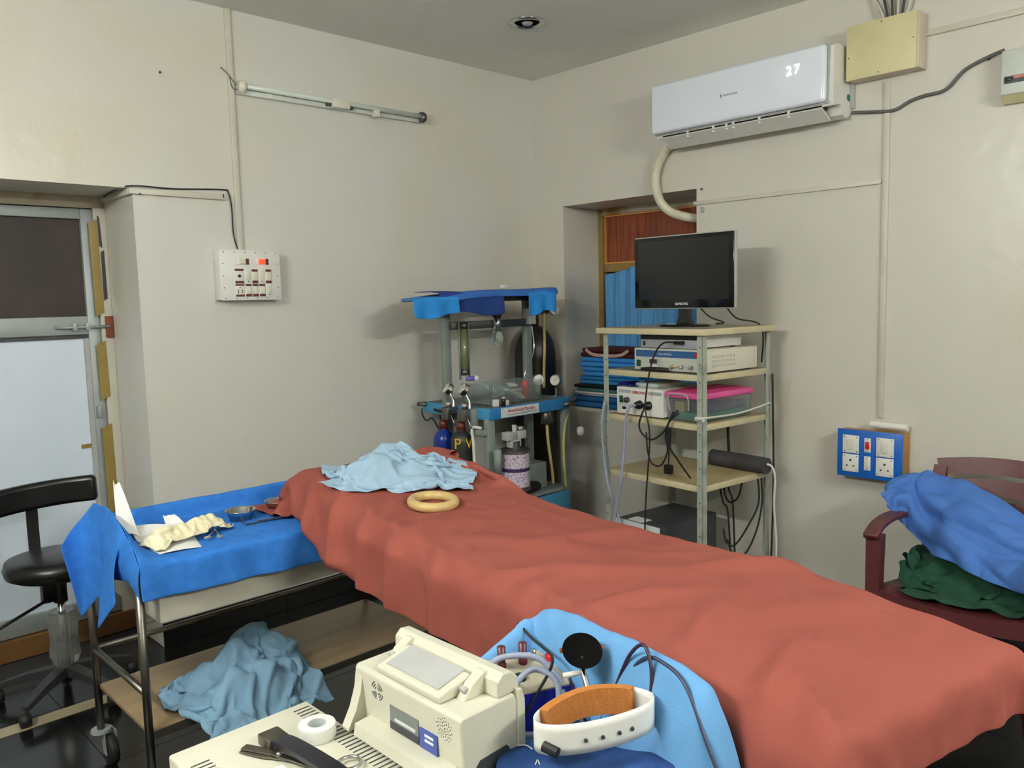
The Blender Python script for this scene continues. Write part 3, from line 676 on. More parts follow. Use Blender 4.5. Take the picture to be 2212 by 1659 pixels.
# pale blue crumpled cloth on the bed
def bed_h(x, y):
    dx, dy = x-BO[0], y-BO[1]
    u = -dx*math.sin(BA)+dy*math.cos(BA); return bed_top(0, u)+0.016
P = heap(60, 50, 1.775, 2.465, 0.47, 0.29, -0.62, 1.45, [(1.885, 2.55, 0.13, 0.110), (1.80, 2.56, 0.12, 0.085), (1.70, 2.50, 0.12, 0.085), (1.64, 2.52, 0.09, 0.06), (1.80, 2.42, 0.10, 0.06), (1.90, 2.43, 0.08, 0.04)], bed_h, 11, z0=0.35, steps=70, edge=0.40, selfr=0.012)
P = wrinkle(P, 0.022, 11.0, 5.0, 0.9)
tag(cloth_obj('crumpled_cloth', P, M_lblue, sub=2, thick=0.002), 'pale blue crumpled cloth heaped at the head of the operating table', 'cloth')

# ------------------------------------------------------------------ instrument trolley with blue drape
tr = thing('instrument_trolley', 'steel instrument trolley under the bright blue drape', 'trolley', (0, 0, 0))
TX0, TX1, TY0, TY1 = 0.872, 2.03, 2.62, 3.12
for x in (TX0, TX1):
    for y in (TY0, TY1):
        MB().tube([(x, y, 0.135), (x, y, 0.826)], 0.0135, 12).build('leg', M_steel, tr, smooth=True)
        c = MB().lathe([(0, -0.016), (0.052, -0.015), (0.056, -0.008), (0.056, 0.008), (0.052, 0.015), (0, 0.016)], (x+0.02, y-0.028, 0.0565), 24, 'x').build('caster_wheel', M_rub, tr, smooth=True)
        m = MB(); m.lathe([(0, 0.135), (0.034, 0.133), (0.036, 0.124), (0.012, 0.118), (0, 0.118)], (x, y, 0), 16)
        for s in (-1, 1): m.prism([(y+0.02, 0.125), (y-0.035, 0.125), (y-0.045, 0.045), (y-0.015, 0.045)], x+0.02+s*0.02-0.0015, x+0.02+s*0.02+0.0015, 'x')
        m.build('caster_fork', M_alu, c)
for y in (TY0, TY1):
    if y == TY1: MB().tube([(TX0, y, 0.436), (TX1, y, 0.436)], 0.011, 10).build('rail', M_steel, tr, smooth=True)
for x in (TX0, TX1): MB().tube([(x, TY0, 0.436), (x, TY1, 0.436)], 0.011, 10).build('rail', M_steel, tr, smooth=True)
bx('lower_shelf', M_wshelf, tr, TX0+0.004, TX1-0.004, TY0+0.004, TY1-0.004, 0.288, 0.304, 0.002)
bx('shelf_edge', M_steel, tr, TX0, TX1, TY0-0.004, TY0+0.003, 0.280, 0.306)
bx('top_plate', M_steel, tr, TX0+0.004, TX1-0.004, TY0+0.004, TY1-0.004, 0.826, 0.836, 0.003)
MB().tube(spline([(TX0+0.010, 2.78, 0.836), (TX0+0.010, 2.80, 0.94), (TX0+0.010, 2.90, 0.985), (TX0+0.010, 3.02, 0.962), (TX0+0.02, TY1-0.012, 0.90), (TX0+0.08, TY1+0.004, 0.896), (TX1, TY1+0.004, 0.896), (TX1, TY1+0.004, 0.836)], 5), 0.006, 8).build('guard_rail', M_steel, tr, smooth=True)
cs = bx('case', M_wsteel, tr, 0.935, 1.98, TY0+0.012, 3.07, 0.645, 0.828, 0.004); label(cs, 'cream enamelled steel apron under the tray')
for x in (1.02, 1.55, 1.95):
    MB().box(x, x+0.018, 3.06, 3.064, 0.50, 0.66).build('bracket', M_lgrey, tr)
    MB().box(x, x+0.05, 3.06, 3.10, 0.495, 0.50).build('bracket', M_lgrey, tr)

nx, ny = 84, 46; P = np.zeros((nx, ny, 3))
TzY = [2.585, 2.63, 2.72, 2.85, 2.99, 3.05, 3.10]; TzZ = [0.856, 0.905, 0.960, 1.004, 0.998, 0.965, 0.930]
for i in range(nx):
    x = 0.868+(TX1+0.03-0.868)*i/(nx-1)
    for j in range(ny):
        b = j/(ny-1)*0.80; hem = 0.103+0.032*(x-0.87)
        wav = 0.006*math.sin(x*17+2*math.sin(x*5))+0.004*math.sin(x*41)
        if b < 0.14: k = 1-b/0.14; y = 2.598-0.010*k+wav*k; z = 0.847-hem*k
        elif b < 0.17: k = (b-0.14)/0.03; y = 2.598+0.022*k; z = 0.847+0.006*math.sin(k*PI/2)
        elif b < 0.60: k = (b-0.17)/0.43; y = 2.62+0.472*k; z = 0.853
        elif b < 0.67: k = (b-0.60)/0.07; y = 3.092+0.022*k; z = 0.853+0.060*(k*k*(3-2*k))
        elif b < 0.70: k = (b-0.67)/0.03; y = 3.114+0.028*k; z = 0.913+0.005*math.sin(PI*k)
        else: y = 3.144; z = 0.913-(b-0.70)
        e = math.exp(-((x-0.868)/0.045)**1.5)
        if y < 3.10 and b > 0.14: z = z+(float(np.interp(y, TzY, TzZ))-0.853)*e if z < 0.9 else max(z, 0.853+(float(np.interp(y, TzY, TzZ))-0.853)*e)
        P[i, j] = (x, y, z)
P = wrinkle(P, 0.004, 8.0, 3.0, 0.4)
# the left flap falls from the raised end rail in pointed folds
Tk = np.array([(0.872, 3.05, 0.968), (0.868, 2.99, 0.998), (0.868, 2.86, 1.005), (0.868, 2.74, 0.968), (0.868, 2.64, 0.912), (0.868, 2.590, 0.852)]); Tf = [0, 0.15, 0.36, 0.6, 0.82, 1.0]
Hk = np.array([(0.752, 2.975, 0.872), (0.80, 2.985, 0.610), (0.848, 2.93, 0.690), (0.800, 2.81, 0.618), (0.812, 2.655, 0.740), (0.852, 2.80, 0.775), (0.856, 2.66, 0.800), (0.864, 2.592, 0.752)]); Hf = [0, 0.20, 0.34, 0.48, 0.64, 0.76, 0.90, 1.0]
n2, m2 = 72, 22; F = np.zeros((n2, m2, 3))
for i in range(n2):
    f = i/(n2-1); T = np.array([np.interp(f, Tf, Tk[:, k]) for k in range(3)]); Hh = np.array([np.interp(f, Hf, Hk[:, k]) for k in range(3)])
    for j in range(m2):
        v = j/(m2-1); w = v**1.35
        p = T*(1-v)+Hh*v; p[0] = T[0]+(Hh[0]-T[0])*w-0.020*math.sin(PI*v)*(0.6+0.4*math.cos(f*9)); F[i, j] = p
mb = MB(); mb.grid(P); mb.grid(F); o = mb.build('drape', M_blued, smooth=True)
md = o.modifiers.new('thickness', 'SOLIDIFY'); md.thickness = 0.003; md.offset = 0
md = o.modifiers.new('smooth', 'SUBSURF'); md.levels = 1; md.render_levels = 1
tag(o, 'bright blue drape spread over the steel instrument trolley', 'drape')
TZ = 0.851
def bowl(loc, lb):
    t = thing('steel_bowl', lb, 'bowl', loc, 0, 'steel bowls on the blue drape')
    MB().lathe([(0.0, 0.002), (0.036, 0.002), (0.040, 0.0), (0.052, 0.036), (0.058, 0.040), (0.0565, 0.042), (0.050, 0.038), (0.038, 0.006), (0.0, 0.005)], n=32).build('bowl', M_chrome, t, smooth=True)
    return t
bowl((1.352, 2.905, TZ), 'small steel bowl on the blue drape beside the black-handled retractor')
bowl((1.525, 2.930, TZ), 'small steel bowl on the blue drape half behind the sheet corner')
bowl((1.70, 3.03, TZ), 'small steel bowl tucked behind the terracotta sheet on the drape')
# gloves and paper
P = heap(46, 26, 1.105, 2.79, 0.30, 0.11, 0.30, 1.25, [(0.99+0.03*k, 2.755+0.0095*k, 0.05, 0.050+0.006*(k % 2)) for k in range(8)], TZ+0.012, 5, z0=0.10, steps=60, edge=0.3)
P = wrinkle(P, 0.012, 20.0, 4.0, 0.3)
tag(cloth_obj('latex_gloves', P, M_latex, sub=2), 'cream latex gloves bundled on the blue drape', 'gloves')
def sheet_paper(name, lb, pts, lift, seed):
    rng = np.random.RandomState(seed); n = 10
    a, b, c, d = (np.array(p, float) for p in pts); G = np.zeros((n, n, 3))
    for i in range(n):
        for j in range(n):
            s, t_ = i/(n-1), j/(n-1); p = a*(1-s)*(1-t_)+b*s*(1-t_)+c*s*t_+d*(1-s)*t_
            p = p+np.array([0, 0, lift*math.sin(PI*s)*math.sin(2.2*t_+seed)*0.6+0.004*math.sin(9*s+seed)*math.sin(7*t_)]); p[2] = max(p[2], TZ+0.002); G[i, j] = p
    return tag(cloth_obj(name, G, M_paper, thick=0.0006, sub=1), lb, 'paper')
sheet_paper('glove_wrapper', 'open white glove wrapper lying under the latex gloves', ((0.93, 2.68, TZ+0.004), (1.10, 2.66, TZ+0.004), (1.16, 2.93, TZ+0.01), (0.99, 2.97, TZ+0.012)), 0.012, 1)
sheet_paper('paper_wrapper', 'white paper wrapper standing up behind the draped trolley end', ((0.915, 2.92, TZ+0.02), (0.985, 2.90, TZ+0.015), (0.965, 3.02, 1.055), (0.948, 3.03, 1.06)), 0.03, 2)
sheet_paper('paper_wrapper', 'long white paper wrapper lying behind the latex gloves', ((0.96, 2.86, TZ+0.012), (1.15, 2.88, TZ+0.008), (1.16, 2.97, TZ+0.02), (0.97, 2.99, TZ+0.045)), 0.02, 4)
sheet_paper('paper_wrapper', 'folded white paper scrap between the gloves and the raised drape edge', ((1.10, 2.97, TZ+0.01), (1.17, 2.955, TZ+0.012), (1.135, 2.99, TZ+0.055), (1.10, 3.00, TZ+0.055)), 0.01, 3)
# forceps and retractor
def ringed(name, lb, a, b, spread, ang, cat, loc, rotz):
    t = thing(name, lb, cat, loc, rotz)
    for s in (-1, 1):
        MB().tube(spline([(0, 0, 0.006), (0.05, s*0.004, 0.006+0.001*s), (0.11, s*spread, 0.006)], 5), [0.003]*11, 6).build('blade_arm', M_chrome, t, smooth=True)
        o = MB().torus(0.010, 0.0025, (0.121, s*(spread+0.004), 0.005), 20, 8).build('finger_ring', M_chrome, t, smooth=True)
    MB().lathe([(0, 0), (0.005, 0.001), (0.005, 0.012), (0, 0.013)], (0.045, 0, 0), 10).build('pivot', M_steel, t, smooth=True)
    return t
ringed('forceps', 'ringed steel forceps clipped to the end of the latex gloves', 0, 0, 0.016, 0, 'forceps', (1.215, 2.815, TZ+0.012), math.radians(-118))
t = thing('retractor', 'bent steel retractor with a dark blade near the steel bowl', 'retractor', (1.40, 2.80, TZ+0.004), math.radians(178))
MB().bar(spline([(-0.10, 0.01, 0.008), (-0.03, 0.0, 0.006), (0.03, 0.0, 0.004), (0.075, 0.005, 0.004)], 4), 0.010, 0.003, (0,1,0)).build('handle', M_dsteel, t)
MB().bar([(0.075, 0.005, 0.004), (0.085, 0.004, 0.010), (0.095, -0.002, 0.035)], 0.014, 0.003, (0,1,0)).build('blade', M_dgrey, t)
MB().bar(spline([(-0.09, 0.03, 0.012), (-0.02, 0.012, 0.010), (0.03, -0.004, 0.008)], 4), 0.008, 0.004, (0,1,0)).build('second_arm', M_dsteel, t)
# clamp lever at the drape's edge
t = thing('table_clamp', 'small chrome clamp handle below the drape beside the bed', 'clamp', (1.56, 2.575, 0.735), 0)
MB().tube([(-0.065, 0, 0.010), (0.0, 0, -0.004)], [0.006, 0.0075], 8).build('lever', M_chrome, t, smooth=True)
MB().tube([(-0.005, -0.016, -0.004), (-0.005, 0.033, -0.004)], 0.014, 12).build('screw_boss', M_chrome, t, smooth=True)
MB().tube([(0.02, -0.012, 0.0), (0.02, 0.033, 0.0)], 0.012, 12).build('screw_boss', M_chrome, t, smooth=True)

# cloth dropped on the trolley's lower shelf
def shelf_h(x, y): return np.where(y > TY0-0.02, 0.308, 0.308-0.9*np.clip(TY0-0.02-y, 0, 0.3))
P = heap(58, 52, 1.225, 2.70, 0.38, 0.40, 0.15, 1.6, [(1.335, 2.83, 0.13, 0.17), (1.23, 2.74, 0.13, 0.15), (1.13, 2.76, 0.11, 0.08), (1.37, 2.74, 0.11, 0.13), (1.17, 2.62, 0.11, 0.10), (1.28, 2.63, 0.10, 0.10)], shelf_h, 23, z0=0.5, steps=80, edge=0.25, selfr=0.014)
P = wrinkle(P, 0.030, 11.0, 8.0, 0.5)
tag(cloth_obj('crumpled_cloth', P, M_gblue, sub=2), 'greyish blue crumpled cloth hanging over the trolley lower shelf', 'cloth')

# ------------------------------------------------------------------ black stool by the door
st = thing('stool', 'black round stool with padded backrest by the white door', 'stool', (0.945, 3.80, 0), 0)
MB().lathe([(0, 0.545), (0.17, 0.545), (0.198, 0.56), (0.205, 0.59), (0.195, 0.618), (0.15, 0.628), (0, 0.63)], n=40).build('seat', M_bklth, st, smooth=True)
mb = MB(); pts = []
for k in range(13):
    a = math.radians(52+76*k/12); pts.append((0.37*math.cos(a)-0.02, 0.34*math.sin(a)-0.16, 0.855+0.03*(k/12-0.5)*-0.6))
o = MB().bar(pts, 0.115, 0.05, (0,0,1)).build('backrest', M_bklth, st, auto=60)
bv = o.modifiers.new('round', 'BEVEL'); bv.width = 0.018; bv.segments = 3
MB().bar(spline([(-0.04, 0.18, 0.84), (-0.04, 0.185, 0.70), (-0.04, 0.17, 0.56), (-0.04, 0.10, 0.525), (-0.03, 0.0, 0.52)], 4), 0.045, 0.012, (1,0,0)).build('back_bracket', M_black, st)
bx('seat_block', M_black, st, -0.07, -0.02, -0.02, 0.03, 0.43, 0.545, 0.004)
MB().tube([(0, 0, 0.42), (0, 0, 0.545)], 0.027, 14).build('seat_socket', M_black, st, smooth=True)
MB().tube([(0, 0, 0.12), (0, 0, 0.45)], 0.016, 14).build('gas_column', M_chrome, st, smooth=True)
MB().lathe([(0.05, 0.38), (0.062, 0.34), (0.055, 0.26), (0.062, 0.19), (0.045, 0.14), (0.03, 0.12)], n=14).build('plastic_wrap', M_film, st)
MB().tube([(-0.02, -0.01, 0.455), (-0.32, -0.16, 0.40)], 0.007, 8).build('height_lever', M_black, st, smooth=True)
MB().lathe([(0, 0.085), (0.042, 0.085), (0.05, 0.12), (0.03, 0.15), (0, 0.15)], n=16).build('hub', M_black, st, smooth=True)
for k in range(5):
    a = 2*PI*k/5+3.85; c, s_ = math.cos(a), math.sin(a)
    MB().bar([(0.03*c, 0.03*s_, 0.12), (0.15*c, 0.15*s_, 0.105), (0.27*c, 0.27*s_, 0.075)], [0.05, 0.042, 0.03], [0.04, 0.032, 0.022], (-s_, c, 0)).build('base_arm', mat('charcoal_plastic', (44, 46, 48), 0.5), st)
    MB().lathe([(0, -0.02), (0.026, -0.019), (0.029, 0), (0.026, 0.019), (0, 0.02)], (0.272*c, 0.272*s_, 0.0295), 14, 'x').build('caster', M_rub, st, smooth=True)
    MB().tube([(0.272*c, 0.272*s_, 0.03), (0.272*c, 0.272*s_, 0.08)], 0.006, 8).build('caster_stem', M_dsteel, st)

# ------------------------------------------------------------------ anaesthesia machine in the corner
am = thing('anaesthesia_machine', 'grey and blue anaesthesia machine with gauges in the corner', 'anaesthesia machine', (0, 0, 0))
AX0, AX1, AY0, AY1 = 3.00, 3.66, 3.31, 3.90
for x, y, zt in ((AX0+0.02, AY0+0.025, 1.0), (AX1-0.02, AY0+0.025, 1.0), (AX0+0.01, 3.68, 1.655), (AX1+0.015, 3.68, 1.655)):
    bx('post', M_apost, am, x-0.026, x+0.026, y-0.018, y+0.018, 0.06, zt, 0.003)
    MB().lathe([(0, -0.014), (0.028, -0.013), (0.03, 0), (0.028, 0.013), (0, 0.014)], (x, y, 0.03), 14, 'x').build('caster', M_rub, am, smooth=True)
ws = bx('work_surface', mat('dull_grey_worktop', (98, 100, 94), 0.4, var=0.08), am, AX0+0.006, AX1-0.006, AY0+0.006, AY1, 1.035, 1.056)
bx('front_fascia', M_blue, am, AX0, AX1, AY0-0.002, AY0+0.010, 0.995, 1.060, 0.003)
bx('side_fascia', mat('pale_blue_paint', (66, 148, 190), 0.45, var=0.06), am, AX0-0.002, AX0+0.010, AY0, AY1, 0.995, 1.060, 0.003)
bx('side_fascia', M_blue, am, AX1-0.010, AX1+0.002, AY0, AY1, 0.995, 1.060, 0.003)
lb = bx('label_plate', M_label, am, 3.085, 3.385, AY0-0.0045, AY0-0.002, 1.000, 1.054)
text('label_print', 'Anaesthesia Machine', 0.026, M_txtr, lb, (3.245, AY0-0.0052, 1.034), TW)
bx('print_line', M_txtd, lb, 3.13, 3.37, AY0-0.0052, AY0-0.0045, 1.010, 1.013); bx('print_line', M_txtd, lb, 3.24, 3.375, AY0-0.0052, AY0-0.0045, 1.018, 1.020)
bs = bx('bottom_shelf', M_apost, am, AX0+0.01, AX1-0.01, AY0+0.01, AY1, 0.50, 0.52)
bx('drawer_front', mat('pale_blue_paint', (66, 148, 190)), am, AX0+0.02, AX1-0.02, AY0-0.003, AY0+0.012, 0.36, 0.495, 0.003)
bx('upper_shelf', M_dsteel, am, 2.84, 3.74, 3.50, 3.86, 1.655, 1.672, 0.003)
bx('shelf_rim', M_black, am, 2.84, 3.73, 3.494, 3.502, 1.648, 1.700)
bx('meter_rail', M_dsteel, am, AX0+0.02, AX1, 3.628, 3.655, 1.49, 1.535, 0.004)
fm = MB().tube([(3.093, 3.615, 1.235), (3.093, 3.615, 1.50)], 0.024, 14).build('flow_meter', M_glass, am, smooth=True)
MB().tube([(3.093, 3.615, 1.25), (3.093, 3.615, 1.485)], 0.015, 12).build('meter_tube', mat('yellow_green_liquid', (168, 166, 52), 0.3), fm, smooth=True)
for zz in (1.225, 1.495): MB().tube([(3.093, 3.615, zz), (3.093, 3.615, zz+0.035)], 0.026, 14).build('meter_cap', M_dsteel, fm, smooth=True)
for xx in (3.058, 3.128): MB().tube([(xx, 3.615, 1.20), (xx, 3.615, 1.53)], 0.006, 8).build('meter_guard', M_apost, fm, smooth=True)
MB().tube([(3.09, 3.60, 1.205), (3.13, 3.575, 1.205)], 0.013, 12).build('control_knob', mat('violet_knob', (110, 96, 186), 0.4), fm, smooth=True)
MB().tube([(3.13, 3.575, 1.205), (3.15, 3.562, 1.205)], 0.016, 12).build('knob_end', M_white, fm, smooth=True)
tp = MB().lathe([(0, 0.0), (0.022, 0.0), (0.024, 0.045), (0.020, 0.09), (0, 0.092)], (3.355, 3.61, 1.47), 18).build('gas_trap', M_chrome, am, smooth=True)
MB().lathe([(0.0, 0.10), (0.028, 0.10), (0.028, 0.085), (0, 0.085)], (3.355, 3.61, 1.47), 18).build('trap_cap', M_black, tp, smooth=True)
MB().lathe([(0, -0.085), (0.028, -0.083), (0.034, -0.06), (0.034, -0.01), (0.024, 0.0), (0, 0.0)], (3.355, 3.61, 1.47), 18).build('trap_jar', M_glass, tp, smooth=True)
bx('bracket', M_lgrey, am, 3.62, 3.68, 3.60, 3.66, 1.50, 1.60, 0.004)
cord('gas_line', [(3.64, 3.60, 1.49), (3.645, 3.59, 1.36), (3.60, 3.58, 1.27), (3.55, 3.58, 1.20), (3.55, 3.57, 1.06)], 0.005, M_chrome, am)
def gauge(par, c, face, r=0.036, nm='gauge'):
    d = Vector(face).normalized(); o = MB().lathe([(0, 0), (r*0.92, 0.0), (r, 0.004), (r, 0.028), (r*0.9, 0.032), (0, 0.032)], n=24).build(nm, M_chrome, par, smooth=False)
    o.rotation_euler = (-d).to_track_quat('Z', 'Y').to_euler(); o.location = Vector(c)
    f = MB().lathe([(0, -0.0012), (r*0.85, -0.0012), (r*0.85, 0)], n=24).build('dial', M_white, o)
    MB().box(-0.001, 0.001, -0.004, r*0.7, -0.0022, -0.0012, M=Matrix.Rotation(0.8, 4, 'Z')).build('needle', M_black, o); return o
gauge(am, (3.60, 3.51, 1.160), (-0.55, -0.8, 0.0)); MB().tube([(3.60, 3.52, 1.13), (3.60, 3.52, 1.05)], 0.009, 10).build('gauge_stem', M_chrome, am, smooth=True)
gauge(am, (3.70, 3.47, 1.150), (-0.9, -0.35, 0.05)); MB().tube([(3.715, 3.475, 1.12), (3.715, 3.475, 1.05), (3.64, 3.475, 1.05)], 0.009, 10).build('gauge_stem', M_chrome, am, smooth=True)
for yy_, rz_ in ((3.61, 0.0), (3.47, 0.06)):
    gauge(am, (2.945, yy_, 1.165+rz_*0.1), (-0.6, 0.3, 0.5))
    MB().tube(spline([(2.958, yy_-0.01, 1.14), (2.97, yy_-0.03, 1.09), (2.965, yy_-0.035, 1.05)], 4), 0.010, 10).build('gauge_stem', M_chrome, am, smooth=True)
    y_ = bx('cylinder_yoke', M_dsteel, am, 2.915, 2.999, yy_-0.045, yy_+0.02, 0.985, 1.055, 0.008)
    MB().tube([(2.95, yy_-0.01, 1.055), (2.95, yy_-0.01, 1.085)], 0.016, 10).build('yoke_nut', M_chrome, y_, smooth=True)
    MB().tube([(2.93, yy_-0.05, 1.02), (2.925, yy_-0.095, 0.955)], 0.004, 8).build('yoke_handle', M_chrome, y_, smooth=True)
    MB().tube([(2.92, yy_+0.02, 1.03), (2.90, yy_+0.06, 1.04)], 0.008, 8).build('yoke_tap', M_black, y_, smooth=True)
cord('hanging_chain', [(2.99, 3.90, 1.02), (2.985, 3.89, 0.98), (2.985, 3.85, 0.95), (2.985, 3.80, 0.97), (2.98, 3.74, 0.92), (2.97, 3.70, 0.90), (2.96, 3.69, 1.0)], 0.005, M_black, am)
MB().tube([(2.975, 3.92, 1.045), (2.995, 3.86, 1.045)], 0.012, 8).build('corner_tap', M_dsteel, am, smooth=True)
# arm on the left front post, with cord
bx('side_arm', M_apost, am, 2.962, 2.998, 3.40, 3.445, 0.925, 1.055, 0.003); bx('side_arm', M_apost, am, 2.962, 2.998, 3.325, 3.445, 0.912, 0.945, 0.003)
cord('tied_cord', [(2.965, 3.34, 0.955), (2.95, 3.39, 0.957), (2.948, 3.40, 0.93), (2.952, 3.395, 0.86), (2.955, 3.39, 0.60)], 0.009, M_whose, am)
# soda lime absorber on the front
ab = MB().lathe([(0, 0.60), (0.085, 0.60), (0.085, 0.62), (0.080, 0.625)], (3.115, 3.235, 0.0), 24).build('absorber', M_dsteel, am, smooth=False)
MB().lathe([(0, 0.625), (0.080, 0.625), (0.080, 0.712), (0, 0.712)], (3.115, 3.235, 0), 24).build('canister', M_granule, ab, smooth=False)
MB().lathe([(0, 0.712), (0.081, 0.712), (0.081, 0.732), (0, 0.732)], (3.115, 3.235, 0), 24).build('canister_band', M_violet, ab)
MB().lathe([(0, 0.732), (0.080, 0.732), (0.080, 0.815), (0, 0.815)], (3.115, 3.235, 0), 24).build('canister', M_granule, ab)
MB().lathe([(0, 0.815), (0.088, 0.815), (0.088, 0.83), (0.03, 0.836), (0.03, 0.875), (0, 0.875)], (3.115, 3.235, 0), 24).build('absorber_lid', M_dsteel, ab)
MB().tube([(3.115, 3.235, 0.87), (3.115, 3.235, 0.965)], 0.013, 12).build('valve_stem', M_lgrey, ab, smooth=True)
bx('valve_block', M_lgrey, ab, 3.045, 3.10, 3.215, 3.265, 0.885, 0.93, 0.004); bx('valve_block', M_lgrey, ab, 3.13, 3.19, 3.215, 3.265, 0.885, 0.93, 0.004); bx('valve_block', M_lgrey, ab, 3.075, 3.155, 3.22, 3.26, 0.842, 0.885, 0.004)
MB().lathe([(0, 0), (0.026, 0.002), (0.022, 0.02), (0, 0.022)], (3.17, 3.245, 0.93), 14).build('relief_valve', M_chrome, ab, smooth=True)
MB().tube([(2.985, 3.235, 0.72), (2.985, 3.235, 0.845)], 0.022, 14).build('inlet_tube', M_apost, ab, smooth=True)
MB().tube([(2.985, 3.235, 0.50), (2.985, 3.235, 0.72)], 0.018, 12).build('inlet_glass', M_glass, ab, smooth=True)
bx('absorber_bracket', M_apost, ab, 2.985, 3.11, 3.235, 3.33, 0.575, 0.60); MB().tube([(2.985, 3.235, 0.79), (3.03, 3.31, 0.79)], 0.012, 8).build('absorber_bracket', M_apost, ab)
for xx in (3.09, 3.145): MB().tube([(xx, 3.235, 0.545), (xx, 3.235, 0.60)], 0.008, 8).build('drain_tap', M_chrome, ab)
# hoses at the front right
for k, (xx, yy_) in enumerate(((3.465, 3.30), (3.505, 3.315))):
    MB().lathe([(0.030, -0.075), (0.024, -0.02), (0.020, 0.0), (0, 0.0)], (xx, yy_+0.03, 0.995), 14).build('outlet_cone', M_dsteel, am, smooth=True)
cord('oxygen_hose', [(3.475, 3.33, 0.93), (3.485, 3.33, 0.80), (3.515, 3.33, 0.62), (3.52, 3.33, 0.55)], 0.009, M_hosey, am)
cord('oxygen_hose', [(3.70, 3.34, 1.02), (3.62, 3.315, 0.90), (3.585, 3.30, 0.75), (3.60, 3.30, 0.52)], 0.009, M_hosey, am)
MB().tube([(3.60, 3.305, 1.02), (3.70, 3.30, 1.03)], 0.016, 10).build('outlet_pipe', M_dsteel, am, smooth=True)
MB().tube([(3.68, 3.30, 1.035), (3.78, 3.36, 1.05)], 0.008, 8).build('outlet_pipe', M_chrome, am, smooth=True)
cord('ball_wire', [(3.72, 3.32, 1.0), (3.73, 3.30, 0.93), (3.735, 3.295, 0.88)], 0.003, M_chrome, am)
MB().lathe([(0, -0.03), (0.02, -0.022), (0.024, 0), (0.02, 0.022), (0, 0.03)], (3.735, 3.295, 0.845), 14).build('white_knob', M_white, am, smooth=True)
# things standing on and by it
t = tag(MB().box(3.30, 3.52, 3.38, 3.66, 0.522, 0.68, 0.006).build('equipment_box', M_apost, auto=40), 'grey equipment box on the bottom shelf of the anaesthesia machine', 'box')
tag(cord('breathing_hose', [(3.18, 3.45, 0.545), (3.26, 3.36, 0.547), (3.36, 3.345, 0.547), (3.42, 3.36, 0.547), (3.40, 3.37, 0.56), (3.30, 3.35, 0.58)], 0.022, M_rub), 'thick black breathing hose coiled on the bottom shelf', 'hose')
t = thing('supply_tray', 'clear plastic tray of medical supplies on the anaesthesia machine worktop', 'tray', (3.30, 3.52, 1.0565), 0)
mb = MB(); n = 0.21
mb.prism([(-0.20, 0.0), (0.19, 0.0), (0.215, 0.12), (0.207, 0.12), (0.183, 0.006), (-0.193, 0.006), (-0.207, 0.12), (-0.215, 0.12)], -0.12, 0.12, 'y')
mb.box(-0.20, 0.20, -0.125, -0.12, 0, 0.115); mb.box(-0.20, 0.20, 0.12, 0.125, 0, 0.115); mb.build('tray_shell', M_tub, t)
rng = random.Random(5)
for k in range(9):
    w, h, l = rng.uniform(0.03, 0.06), rng.uniform(0.004, 0.02), rng.uniform(0.08, 0.14)
    M = Matrix.Translation((rng.uniform(-0.12, 0.12), rng.uniform(-0.05, 0.05), 0.02+k*0.010)) @ Matrix.Rotation(rng.uniform(0, 3), 4, 'Z') @ Matrix.Rotation(rng.uniform(-0.5, 0.5), 4, 'Y')
    o = MB().box(-l/2, l/2, -w/2, w/2, 0, h, 0.002, 1, M).build('sealed_packet', (M_label, M_white, mat('mint_packet', (150, 190, 176), 0.5))[k % 3], t, auto=40)
o = MB().tube([(0.10, -0.09, 0.02), (0.11, -0.08, 0.115)], 0.02, 12).build('red_capped_tube', mat('salmon_red_plastic', (226, 70, 64), 0.5), t, smooth=True)
t = thing('medicine_vial', 'small dark brown medicine vial on the anaesthesia machine worktop', 'vial', (3.155, 3.36, 1.0565), 0)
MB().lathe([(0, 0), (0.013, 0), (0.013, 0.034), (0.008, 0.042), (0, 0.042)], n=16).build('bottle', M_bglass, t, smooth=True); MB().lathe([(0.009, 0.042), (0.009, 0.052), (0, 0.053)], n=14).build('cap', M_lgrey, t)
t = tag(MB().box(3.105, 3.135, 3.375, 3.405, 1.0565, 1.095, 0.001).build('carton', M_white), 'small white carton left of the brown vial', 'carton')
t = tag(MB().box(3.18, 3.21, 3.37, 3.40, 1.0565, 1.085, 0.001).build('carton', M_white), 'small white carton right of the brown vial', 'carton')
# gas cylinders
def cylinder(name, lb, x, y, r, z0, zs, zt, m, n=28):
    t = thing(name, lb, 'gas cylinder', (x, y, z0), 0)
    h = zs-z0
    pr = [(0, 0.0), (r*0.9, 0.0), (r, 0.02), (r, h)]
    for k in range(1, 8): a = k/7*PI/2; pr.append((max(r*math.cos(a), 0.025), h+ (zt-zs)*math.sin(a)))
    pr += [(0.022, zt-z0+0.02), (0, zt-z0+0.02)]
    MB().lathe(pr, n=n).build('shell', m, t, smooth=True); return t
c1 = cylinder('gas_cylinder', 'blue gas cylinder hanging on the side of the anaesthesia machine', 2.935, 3.635, 0.061, 0.30, 0.855, 0.93, M_cyl)
MB().lathe([(0, 0.63), (0.028, 0.63), (0.022, 0.68), (0, 0.682)], n=14).build('valve', M_brown, c1, smooth=True)
c2 = cylinder('gas_cylinder', 'dark grey gas cylinder with yellow lettering beside the blue one', 2.935, 3.478, 0.061, 0.30, 0.865, 0.94, M_cylg)
for k, ch in enumerate(('P', 'V')):
    a = math.radians(-150+62*k); text('lettering', ch, 0.085, M_yellow, c2, (0.0625*math.cos(a), 0.0625*math.sin(a), 0.565), (PI/2, 0, a+PI/2))
MB().lathe([(0, 0.64), (0.028, 0.64), (0.022, 0.68), (0, 0.682)], n=14).build('valve', M_brown, c2, smooth=True)
